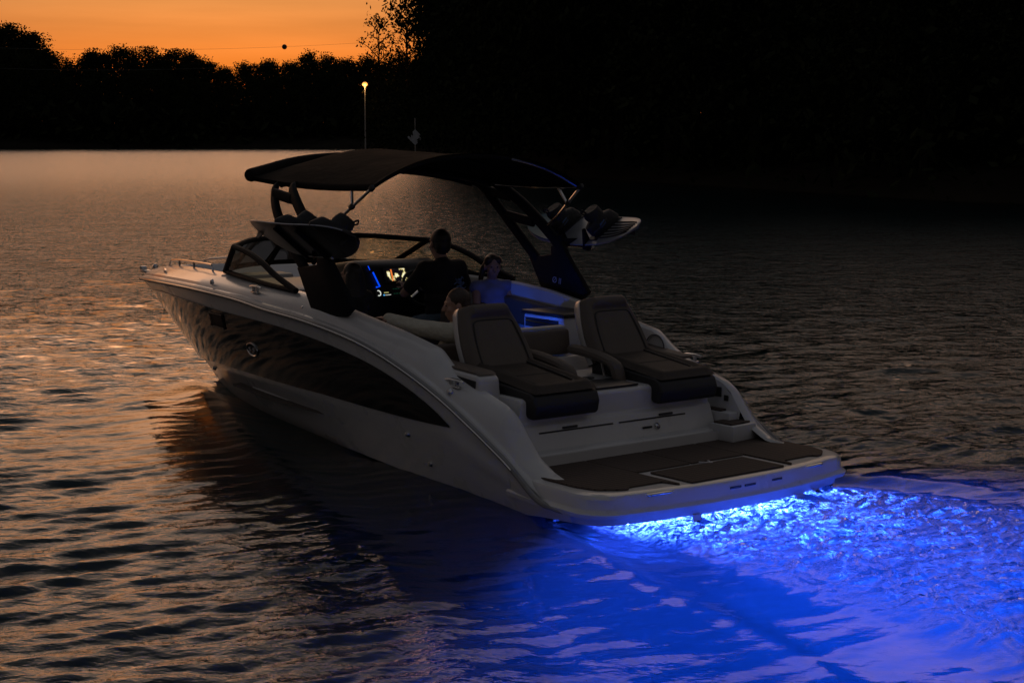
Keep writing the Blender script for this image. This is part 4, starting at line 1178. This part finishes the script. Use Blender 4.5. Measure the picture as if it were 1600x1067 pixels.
# ------------------------------------------------------------------ wake tower
def leg(bm, pts, w, th, sg):
    P = smooth_path([(x, y * sg, z) for x, y, z in pts], 5)
    n = len(P); rows = []
    for i, p in enumerate(P):
        d = (P[min(i + 1, n - 1)] - P[max(i - 1, 0)]).normalized()
        sidev = Vector((0, 1, 0)); f = d.cross(sidev).normalized()
        ww = w if not hasattr(w, '__len__') else float(np.interp(i / (n - 1), [0, 1], w))
        rows.append([p + f * (ww / 2 * math.copysign(abs(math.cos(a)) ** .6, math.cos(a))) + sidev * (th / 2 * math.copysign(abs(math.sin(a)) ** .6, math.sin(a))) for a in np.linspace(0, 2 * PI, 17)[:-1]])
    vs = a_grid(bm, rows, True)
    bm.faces.new(vs[0]); bm.faces.new(vs[-1][::-1])
TWR = None
for sg in (1, -1):
    tw = prism('tower_base', M['blackmetal'], boat, [(x, sg * 1.175, z) for x, z in ((3.64, 1.55), (3.345, 1.59), (3.345, 1.665), (3.19, 1.68), (3.15, 1.61), (2.85, 1.29), (2.95, 1.215), (3.06, 1.205), (3.41, 1.20))], (0, sg * .055, 0), bevel=0.012)
    part('tower_leg', M['blackmetal'], tw, lambda bm: leg(bm, [(3.54, 1.20, 1.53), (3.70, 1.195, 1.66), (4.03, 1.165, 1.96), (4.19, 1.09, 2.16), (4.22, 1.02, 2.20)], 0.088, 0.055, sg))
    part('tower_leg', M['blackmetal'], tw, lambda bm: leg(bm, [(3.22, 1.20, 1.63), (3.36, 1.195, 1.76), (3.68, 1.165, 2.00), (3.92, 1.09, 2.165), (3.95, 1.02, 2.20)], 0.098, 0.055, sg))
    part('tower_rung', M['blackmetal'], tw, lambda bm: leg(bm, [(4.13, 1.13, 2.12), (3.86, 1.13, 2.08)], 0.085, 0.05, sg))
    part('tower_rung', M['blackmetal'], tw, lambda bm: leg(bm, [(3.94, 1.175, 1.91), (3.58, 1.175, 1.86)], 0.085, 0.05, sg))
    text('tower_lettering', '\u00d8 II', M['letter_light'], tw, (3.25, -1.171, 1.365), (-1 if sg < 0 else -1, 0, -.12 if sg < 0 else -.1), (0, 0, 1), 0.075, 0.001) if sg < 0 else None
    # rack arm and fork
    ra = part('rack_arm', M['blackmetal'], tw, lambda bm: (leg(bm, [(3.27, 1.20, 1.70), (3.22, 1.26, 1.70), (3.16, 1.36, 1.70)], 0.07, 0.05, sg), a_box(bm, (3.27, sg * 1.205, 1.70), (0.10, .03, .12), bevel=0.01)))
    for dx in (0.14, -0.16):
        prism('rack_fork', M['blackmetal'], ra, [(3.16 + dx, sg * (y + .03), z) for y, z in ((1.24, 1.645), (1.30, 1.635), (1.60, 1.875), (1.58, 1.895), (1.34, 1.72), (1.30, 1.735), (1.245, 1.83), (1.225, 1.82))], (0.03, 0, 0), bevel=0.004, seg=1)
    tube('rack_bar', M['chrome'], ra, [(3.34, sg * 1.33, 1.67), (2.96, sg * 1.33, 1.67)], 0.016, seg=8)
part('tower_crossbar', M['blackmetal'], boat, lambda bm: (a_tube(bm, smooth_path([(4.25, -1.0, 2.19), (4.28, -.6, 2.27), (4.29, 0, 2.31), (4.28, .6, 2.27), (4.25, 1.0, 2.19)], 5), 0.03), a_tube(bm, smooth_path([(3.98, -1.0, 2.19), (4.0, -.6, 2.27), (4.0, 0, 2.31), (4.0, .6, 2.27), (3.98, 1.0, 2.19)], 5), 0.03)))

# ------------------------------------------------------------------ bimini
def bz_(x, y):
    f = (x - 2.82) / (4.62 - 2.82)
    e = 1 - min(1, abs(y) / 1.06) ** (2.4 - 1.0 * f)
    zE = 2.205 + 0.045 * f - 0.030 * math.sin(PI * f)
    zC = 2.462 - 0.018 * math.sin(2 * PI * f) + 0.012 * math.sin(PI * f) - 0.05 * max(0, f - .85) / .15
    return zE + (zC - zE) * e
def bim(bm):
    rows = []
    for i in range(33):
        f = i / 32; row = []
        for k in range(41):
            y = -1.07 + 2.14 * k / 40
            xa = 2.82 + 0.05 * (1 - (y / 1.07) ** 2); xf = 4.62 + 0.20 * (1 - (y / 1.07) ** 2)
            x = xa + (xf - xa) * f
            row.append(Vector((x, y, bz_(2.82 + 1.80 * f, y) + 0.006 * math.sin(f * 9.4 * 2) * (1 - abs(y)) * .6)))
        # short skirts over the edge rails
        row = [row[0] + Vector((0, .0, -.035))] + row + [row[-1] + Vector((0, 0, -.035))]
        rows.append(row)
    a_grid(bm, rows)
    bmesh.ops.solidify(bm, geom=bm.faces[:], thickness=0.010)
bi = part('bimini_canvas', M['canvas'], boat, bim, angle=70)
# rolled boot along the front edge
tube('bimini_boot', M['canvas'], bi, smooth_path([(4.63, 1.08, 2.255), (4.68, .92, 2.285), (4.77, .5, 2.365), (4.81, 0, 2.40), (4.77, -.5, 2.365), (4.68, -.92, 2.285), (4.63, -1.08, 2.255)], 5), [0.05] + [0.058] * 29 + [0.05], seg=12)
def arch(x0, dz=0.0, inset=0.0):
    return smooth_path([(x0 + .04 * (1 - (y / 1.1) ** 2), y * (1 - inset), bz_(x0, y) + dz) for y in np.linspace(-1.04, 1.04, 15)], 3)
ab = arch(2.86, -0.022); tube('bimini_bow', M['chrome'], bi, ab[:15], 0.0125, seg=8); tube('bow_sleeve', M['canvas'], bi, ab[14:], 0.02, seg=8)
tube('bimini_bow', M['blackmetal'], bi, arch(3.45, -0.022), 0.0125, seg=8)
tube('bimini_bow', M['chrome'], bi, arch(4.55, -0.022), 0.0125, seg=8)
for sg in (1, -1):
    tube('bimini_rail', M['chrome'], bi, smooth_path([(x, sg * 1.045, bz_(x, 1.045) - .025) for x in np.linspace(2.86, 4.55, 9)], 2), 0.0125, seg=8)
    st = tube('bimini_strut', M['chrome'], bi, [(2.83, sg * 1.06, 2.19), (3.20, sg * 1.13, 1.93), (3.42, sg * 1.19, 1.83)], 0.0125, seg=8)
    tube('strut_brace', M['chrome'], bi, [(3.12, sg * 1.05, 2.19), (3.045, sg * 1.095, 2.045)], 0.013, seg=8)
    for p in ((2.83, 1.06, 2.19), (3.04, 1.10, 2.045)):
        part('strut_joint', M['rubber'], st, lambda bm: a_box(bm, (p[0], sg * p[1], p[2]), (0.05, .035, .04), Matrix.Rotation(.55, 3, 'Y'), bevel=0.008))

# ================================================================== WAKEBOARDS (rest in the racks)
def place(o, m4): o.matrix_world = BOAT @ m4
def wakeboard(sg, name, label, mats, tilt, centre, yaw, bo=0.0):
    r = bpy.data.objects.new(name, None); COL.objects.link(r)
    tag(r, label, 'wakeboard')
    # local: x along the board, y across, z up from the deck; then tilt about x
    rot = Matrix.Rotation(yaw, 4, 'Z') @ Matrix.Rotation(tilt, 4, 'X')
    place(r, Matrix.Translation(centre) @ rot)
    Lh, Wd = 0.70, 0.215
    def deck(bm, x0=-1.0, x1=1.0, z0=-0.016, z1=0.008, sc=1.0):
        rowsT, rowsB = [], []
        for i in range(37):
            f = x0 + (x1 - x0) * i / 36
            w = Wd * sc * (max(0.0, 1 - abs(f) ** 3.4)) ** .55
            rock = 0.075 * abs(f) ** 2.4
            rowsT.append([Vector((f * Lh, w * g, rock + z1 - 0.007 * g ** 4)) for g in np.linspace(-1, 1, 9)])
            rowsB.append([Vector((f * Lh, w * g, rock + z0 + 0.007 * g ** 4)) for g in np.linspace(-1, 1, 9)])
        a_grid(bm, rowsT); a_grid(bm, rowsB)
        a_grid(bm, [[q[0] for q in rowsT], [q[0] for q in rowsB]]); a_grid(bm, [[q[-1] for q in rowsT], [q[-1] for q in rowsB]])
        bmesh.ops.remove_doubles(bm, verts=bm.verts, dist=1e-5)
    bd = part('board', mats[0], r, deck, angle=50)
    part('top_sheet', mats[1], bd, lambda bm: (deck(bm, -0.985, -0.30, 0.0085, 0.0105, .95)), angle=50)
    def stripes(bm):
        for k in range(6):
            y = -.13 + .05 * k
            P = [Vector((x, y * max(.2, (1 - abs(x / Lh) ** 3.4)) ** .5, 0.0125 + 0.075 * abs(x / Lh) ** 2.4)) for x in np.linspace(.28, .63, 9)]
            a_tube(bm, P, 0.006, seg=5)
    part('stripe', mats[2], bd, stripes)
    tube('edge_rail', M['letter_light'], bd, [Vector((f * Lh, Wd * 1.003 * (max(0.0, 1 - abs(f) ** 3.4)) ** .55, 0.075 * abs(f) ** 2.4 - .002)) for f in np.linspace(-.93, .93, 31)], 0.0055, seg=5)
    for x in (-.245 + bo, .245 + bo):
        # boot: an upright shaft with a foot and toe, on a base plate
        def boot(bm):
            rows = []
            for f in np.linspace(0, 1, 11):
                z = 0.012 + .24 * f
                ln = 0.150 * (1 - f) ** .6 + 0.072 * f ** .35 if f < .6 else 0.082 + .010 * math.sin((f - .6) * 9)
                cy = 0.055 * (1 - f) ** 1.5 - 0.035 * min(1, f * 1.3)
                wd = 0.052 + 0.012 * math.sin(PI * f)
                rows.append([Vector((x + wd * math.cos(a) * (1 + .04 * math.sin(3 * a + f * 7)), cy + ln * math.sin(a), z)) for a in np.linspace(0, 2 * PI, 19)[:-1]])
            vs = a_grid(bm, rows, True)
            bm.faces.new(vs[0][::-1]); bm.faces.new(vs[-1])
        bt = part('binding', M['boot'], r, boot, angle=60)
        box('base_plate', M['rubber'], bt, (x, .02, 0.014), (.12, .36, .012), bevel=0.004, seg=1)
        box('boot_patch', M['bootblue'], bt, (x + .058, -.02, .10), (.014, .07, .045), Matrix.Rotation(.2, 3, 'X'), bevel=0.004, seg=1)
        tube('boot_strap', M['rubber'], bt, [(x + .066 * math.cos(a), -.02 + .11 * math.sin(a), .10 + .03 * math.sin(a)) for a in np.linspace(0, 2 * PI, 17)[:-1]], 0.008, seg=5, closed=True)
        tube('pull_loop', M['boot'], bt, smooth_path([(x, -.10, .24), (x, -.135, .275), (x, -.12, .30), (x, -.09, .25)], 3), 0.008, seg=5)
    for x in (-.60, .60):
        prism('fin', M['rubber'], r, [(x - .05, 0, 0.040), (x + .05, 0, 0.040), (x + .02, 0, -.015), (x - .02, 0, -.015)], (0, .008, 0))
    return r
wakeboard(-1, 'wakeboard', 'teal and grey striped wakeboard with black boots in the right tower rack', (M['boardgrey'], M['teal'], M['boarddark']), math.radians(33), (3.20, -1.45, 1.80), math.radians(180))
wakeboard(1, 'wakeboard', 'dark wakeboard seen from below in the left tower rack', (M['boarddark'], M['boarddark'], M['boardgrey']), math.radians(38), (3.22, 1.46, 1.79), 0, -.14)

# ================================================================== PEOPLE
def ball_(bm, c, r, rot=None, seg=14):
    mt = Matrix.Translation(c) @ (rot.to_4x4() if rot is not None else Matrix()) @ Matrix.Diagonal((*(r if hasattr(r, '__len__') else (r, r, r)), 1))
    bmesh.ops.create_uvsphere(bm, u_segments=seg, v_segments=seg // 2 + 1, radius=1, matrix=mt)
def caps_(bm, a, b, r0, r1):
    a, b = Vector(a), Vector(b)
    n = 6
    d = (b - a)
    if d.length < 1e-5: return ball_(bm, a, r0)
    a_tube(bm, [a + d * (i / n) for i in range(n + 1)], [r0 + (r1 - r0) * i / n for i in range(n + 1)], seg=12)
    ball_(bm, a, r0, seg=12); ball_(bm, b, r1, seg=12)
def fuse(name, bm, m, parent, voxel=0.012, smooth=4):
    """join overlapping volumes into one continuous surface"""
    me = bpy.data.meshes.new(name); bm.to_mesh(me); bm.free()
    o = bpy.data.objects.new(name, me); COL.objects.link(o)
    md = o.modifiers.new('r', 'REMESH'); md.mode = 'VOXEL'; md.voxel_size = voxel
    ms = o.modifiers.new('s', 'SMOOTH'); ms.factor = .5; ms.iterations = smooth
    dg = bpy.context.evaluated_depsgraph_get()
    nm = bpy.data.meshes.new_from_object(o.evaluated_get(dg))
    bpy.data.objects.remove(o); bpy.data.meshes.remove(me)
    nm.name = name; nm.shade_smooth()
    return link(name, nm, m, parent)
def ik(a, b, l1, l2, hint):
    a, b, hint = Vector(a), Vector(b), Vector(hint)
    d = b - a; D = min(d.length, (l1 + l2) * .998); u = d.normalized()
    x = (l1 * l1 - l2 * l2 + D * D) / (2 * D); h = math.sqrt(max(0, l1 * l1 - x * x))
    hv = hint - u * hint.dot(u)
    hv = hv.normalized() if hv.length > 1e-6 else Vector((0, 0, -1))
    return a + u * x + hv * h, a + u * D
def hand(bm, w, d, palm, s=1.0, curl=0.6, left=True):
    """palm and five fingers; d = direction of the hand, palm = direction the palm faces"""
    d = Vector(d).normalized(); palm = Vector(palm); palm = (palm - d * palm.dot(d)).normalized(); sd = d.cross(palm) * (1 if left else -1)
    w = Vector(w)
    for k in (-1, -.33, .33, 1): caps_(bm, w + d * .01 + sd * k * .022 * s, w + d * .085 * s + sd * k * .031 * s, .015 * s, .0125 * s)
    for k, ln in ((-1, .062), (-.33, .076), (.33, .082), (1, .070)):
        p = w + d * .09 * s + sd * k * .031 * s; dd = d.copy()
        for j, fr_l in enumerate((.45, .32, .23)):
            dd = (dd * math.cos(curl) + palm * math.sin(curl)).normalized() if j else (dd * math.cos(curl * .5) + palm * math.sin(curl * .5)).normalized()
            q = p + dd * ln * fr_l * s; caps_(bm, p, q, (.0095 - .0006 * j) * s, (.009 - .0006 * j) * s); p = q
    p = w + d * .022 * s + sd * .028 * s; q = p + (d * .55 + sd * .8 + palm * .3).normalized() * .042 * s
    caps_(bm, p, q, .0135 * s, .011 * s); caps_(bm, q, q + (d * .9 + sd * .2 + palm * .5).normalized() * .032 * s, .0105 * s, .009 * s)
def person(label, hip, yaw, lean, head_yaw, head_pitch, s, mats, hands, knees, feet, sleeves='short', legs='short', hair='short', female=False, elbow_hint=((0, .4, -1), (0, -.4, -1)), hand_dir=None):
    """hip, hand, knee and foot points are in boat coordinates; yaw turns the body (0 faces the bow)"""
    r = bpy.data.objects.new('person', None); COL.objects.link(r)
    tag(r, label, 'person')
    place(r, Matrix.Translation(hip))
    R = Matrix.Rotation(yaw, 3, 'Z')
    O = Vector(hip)
    up = R @ Vector((math.sin(lean), 0, math.cos(lean))); f = R @ Vector((math.cos(lean), 0, -math.sin(lean))); l = R @ Vector((0, 1, 0))
    P = lambda a, b, c: f * a * s + l * b * s + up * c * s
    V0 = Vector((0, 0, 0))
    sh = .165 if female else .185
    neck = P(.0, 0, .50); chest = P(.01, 0, .33)
    Rh = R @ Matrix.Rotation(head_yaw, 3, 'Z') @ Matrix.Rotation(head_pitch, 3, 'Y')
    hc = neck + P(.02, 0, .155)
    Hh = lambda a, b, c: hc + Rh @ Vector((a * s, b * s, c * s))
    sho = [P(-.005, sh, .455), P(-.005, -sh, .455)]
    wr, el = [], []
    for i in range(2):
        e, w = ik(sho[i], Vector(hands[i]) - O, .285 * s, .255 * s, R @ Vector(elbow_hint[i])); el.append(e); wr.append(w)
    kn = [Vector(k) - O for k in knees]; ft = [Vector(k) - O for k in feet]
    hp = [P(0, .09, 0), P(0, -.09, 0)]
    def torso(bm, g):
        bm2 = bm
        for z, ry, rx in ((.0, .165, .115), (.1, .15 if not female else .135, .105), (.2, .155 if not female else .13, .11), (.31, .175 if not female else .15, .12), (.40, .175 if not female else .155, .105)):
            ball_(bm, P(.005, 0, z), ((rx + g) * s, (ry + g) * s, .10 * s), Matrix((f, l, up)).transposed())
        for i in range(2): caps_(bm, P(-.01, 0, .43), sho[i], (.085 + g) * s, (.062 + g) * s)
        caps_(bm, P(-.02, 0, .40), P(-.01, 0, .49), (.09 + g) * s, (.062 + g) * s)
    bm = bmesh.new()
    torso(bm, 0)
    caps_(bm, P(-.01, 0, .46), hc + Vector((0, 0, -.03 * s)), .056 * s if not female else .048 * s, .054 * s)
    # head: cranium, face, jaw, nose, brow, lips, chin, ears
    RM = Rh
    ball_(bm, Hh(-.012, 0, .035), (.098 * s, .076 * s, .092 * s), RM); ball_(bm, Hh(.028, 0, -.03), (.066 * s, .060 * s, .085 * s), RM)
    ball_(bm, Hh(.055, 0, -.088), (.030 * s, .030 * s, .022 * s), RM)
    caps_(bm, Hh(.088, 0, .018), Hh(.112, 0, -.022), .010 * s, .015 * s)
    for q in (1, -1):
        ball_(bm, Hh(.078, q * .030, .034), (.016 * s, .026 * s, .010 * s), RM); ball_(bm, Hh(.066, q * .040, -.022), (.025 * s, .022 * s, .025 * s), RM)
        ball_(bm, Hh(-.005, q * .078, -.005), (.020 * s, .010 * s, .032 * s), RM)
        ball_(bm, Hh(.083, q * .031, .014), (.012 * s, .014 * s, .010 * s), RM)
    ball_(bm, Hh(.088, 0, -.052), (.014 * s, .026 * s, .007 * s), RM); ball_(bm, Hh(.086, 0, -.066), (.013 * s, .022 * s, .008 * s), RM)
    for i in range(2):
        caps_(bm, sho[i], el[i], .048 * s, .038 * s); caps_(bm, el[i], wr[i], .038 * s, .026 * s)
        fd = (wr[i] - el[i]).normalized()
        hd_ = Vector(hand_dir[i]) if hand_dir else fd
        hand(bm, wr[i], hd_, Vector((0, 0, -1)) + fd * .2, s, left=(i == 0))
        caps_(bm, hp[i], kn[i], .082 * s, .055 * s); caps_(bm, kn[i], ft[i] + Vector((0, 0, .07)), .054 * s, .036 * s)
        toe = R @ Vector((.19 * s, 0, 0)); caps_(bm, ft[i] + Vector((0, 0, .05)) - toe * .25, ft[i] + Vector((0, 0, .03)) + toe * .8, .040 * s, .028 * s)
    body = fuse('body', bm, mats['skin'], r, 0.0085, 3)
    # eyes
    for q in (1, -1):
        part('eye', M['eye'], body, lambda bm: ball_(bm, Hh(.0875, q * .031, .015), .0095 * s, seg=10))
    # shirt
    bm = bmesh.new(); torso(bm, .016)
    for i in range(2):
        if sleeves == 'short':
            caps_(bm, sho[i], sho[i].lerp(el[i], .72), .064 * s, .060 * s)
        elif sleeves == 'long':
            caps_(bm, sho[i], el[i], .082 * s, .070 * s); caps_(bm, el[i], wr[i] + (wr[i] - el[i]).normalized() * .03, .068 * s, .054 * s)
    shirt = fuse('shirt', bm, mats['shirt'], r, 0.014, 6)
    bm = bmesh.new()
    ball_(bm, P(0, 0, .02), (.135 * s, .185 * s, .13 * s), Matrix((f, l, up)).transposed())
    for i in range(2):
        caps_(bm, hp[i], hp[i].lerp(kn[i], .82 if legs == 'short' else 1), .098 * s, .080 * s)
        if legs == 'long': caps_(bm, kn[i], ft[i] + Vector((0, 0, .10)), .070 * s, .055 * s)
    fuse('trousers' if legs == 'long' else 'shorts', bm, mats['legs'], r, 0.016, 5)
    # hair
    bm = bmesh.new()
    ball_(bm, Hh(-.022, 0, .047), (.100 * s, .084 * s, .094 * s), RM); ball_(bm, Hh(-.045, 0, .0), (.074 * s, .078 * s, .085 * s), RM)
    if hair == 'long':
        for q in np.linspace(-1, 1, 7):
            caps_(bm, Hh(-.045 - .02 * (1 - abs(q)), q * .066, .02), hc + Vector((0, 0, -.30 * s)) + R @ Vector(((-.10 + .02 * abs(q)) * s, q * .125 * s, 0)), .042 * s, .030 * s)
    if hair == 'tail':
        tl = [Hh(-.10, -.03, .04), Hh(-.145, -.055, -.03), Hh(-.13, -.085, -.13), Hh(-.11, -.095, -.22)]
        for a, b, r0, r1 in zip(tl, tl[1:], (.034, .036, .028), (.036, .028, .012)): caps_(bm, a, b, r0 * s, r1 * s)
        for q in (1, -1): ball_(bm, Hh(.02, q * .052, .075), (.06 * s, .04 * s, .045 * s), RM)
    fuse('hair', bm, mats['hair'], r, 0.010, 3)
    return r, P, O, f, l, up
driver = person('man in black T-shirt with a pale back print steering at the helm, seen from behind', (4.08, -.55, .96), math.radians(4), math.radians(2), math.radians(-10), 0, 1.06,
    dict(skin=M['skin'], shirt=M['tshirt'], legs=M['jeans'], hair=M['hair_dark']),
    ((4.46, -.455, 1.25), (4.46, -.80, 1.22)), ((4.40, -.46, .92), (4.40, -.80, .92)), ((4.48, -.44, .42), (4.48, -.82, .42)),
    elbow_hint=((-.2, .9, -.6), (-.2, -.9, -.6)), hand_dir=((.6, 0, .3), (.6, 0, .3)))
# print on the back of the black shirt
r_, P_, O_, f_, l_, u_ = driver
def backprint(bm):
    for k, (y, z, w, a) in enumerate(((-.07, .33, .13, .25), (-.075, .30, .15, .1), (-.06, .36, .07, .9), (-.09, .37, .06, -.7), (-.07, .265, .12, .02), (-.10, .335, .06, .5))):
        pts = [P_(-.150 + .02 * abs((y + w * t_) / .18) ** 2, y + w * t_, z + .5 * w * math.sin(a) * t_ + .012 * math.sin(t_ * 9 + k)) for t_ in np.linspace(-.5, .5, 7)]
        a_tube(bm, pts, [.003, .006, .009, .007, .010, .006, .003], seg=6)
part('shirt_print', M['print'], r_, backprint)
girl = person('girl with a ponytail in a pale top, face lit blue, sitting turned to the camera', (3.80, -.90, .88), math.radians(160), math.radians(-4), math.radians(-4), math.radians(4), .88,
    dict(skin=M['skin'], shirt=M['tank'], legs=M['jeans'], hair=M['hair_brown']),
    ((3.55, -.95, .86), (3.60, -.60, .86)), ((3.44, -.84, .80), (3.46, -.70, .80)), ((3.36, -.82, .42), (3.36, -.66, .42)), sleeves='none', hair='tail', female=True)
man = person('person in a cream long-sleeved shirt resting an arm on the left gunwale', (2.47, .58, .67), math.radians(52), math.radians(-6), math.radians(12), math.radians(6), .97,
    dict(skin=M['skin'], shirt=M['jersey'], legs=M['jeans'], hair=M['hair_brown']),
    ((2.84, 1.03, 1.215), (2.86, .30, .80)), ((2.86, .70, .72), (2.90, .52, .72)), ((2.98, .66, .42), (3.02, .46, .42)), sleeves='long', legs='long', hair='short', elbow_hint=((.2, .3, -.3), (0, -.8, -.5)))
woman = person('woman with long dark hair in the left front seat, seen from behind', (3.86, .55, .84), math.radians(10), math.radians(0), math.radians(4), 0, .90,
    dict(skin=M['skin'], shirt=M['tshirt'], legs=M['jeans'], hair=M['hair_dark']),
    ((4.22, .72, .90), (4.22, .40, .90)), ((4.24, .66, .86), (4.24, .46, .86)), ((4.30, .66, .42), (4.30, .46, .42)), hair='long', female=True)

# ================================================================== LIGHTS THE BOAT CARRIES
def spot(name, loc, target, energy, col, angle, blend=0.6, size=0.04):
    d = bpy.data.lights.new(name, 'SPOT'); d.energy = energy; d.color = col; d.spot_size = math.radians(angle); d.spot_blend = blend; d.shadow_soft_size = size
    o = bpy.data.objects.new(name, d); COL.objects.link(o); o.parent = boat
    v = Vector(target) - Vector(loc)
    o.matrix_local = Matrix.Translation(loc) @ v.to_track_quat('-Z', 'Y').to_matrix().to_4x4()
    return o
def point(name, loc, energy, col, size=0.05):
    d = bpy.data.lights.new(name, 'POINT'); d.energy = energy; d.color = col; d.shadow_soft_size = size
    o = bpy.data.objects.new(name, d); COL.objects.link(o); o.parent = boat; o.location = loc
    return o
UW = (0.05, 0.095, 1.0)
for y in (0.30, -0.30):
    part('underwater_light', M['ledlow'], boat, lambda bm: a_lathe(bm, [(0, -.02), (.05, -.018), (.065, 0), (.065, .02)], (0.935, y, -.30), 'X', 18))
    spot('underwater_lamp', (0.88, y, -.30), (-3.0, y * 1.3, -.12), 8500, UW, 130, 0.7)
for loc, tgt, e, an in (((3.3, .20, 1.00), (3.25, -1.1, 1.16), 9, 54), ((3.0, -.30, .66), (2.95, -.60, .30), 10, 150), ((2.66, -.22, 1.00), (2.86, -.64, 1.02), 7, 90), ((4.3, .10, .62), (4.35, .0, .3), 6, 150), ((3.2, -.25, 1.0), (3.78, -.85, 1.45), 0.6, 60)):
    spot('courtesy_lamp', loc, tgt, e, (0.012, 0.11, 1.0), an, 0.6, 0.03)
spot('bow_lamp', (6.1, .45, 1.0), (6.0, -.75, 1.22), 26, (1.0, .86, .62), 120, 0.7, 0.03)
part('bow_lamp_lens', M['readout_y'], boat, lambda bm: a_lathe(bm, [(0, -.008), (.02, -.006), (.024, .004)], (6.1, .50, 1.0), 'Y', 12))
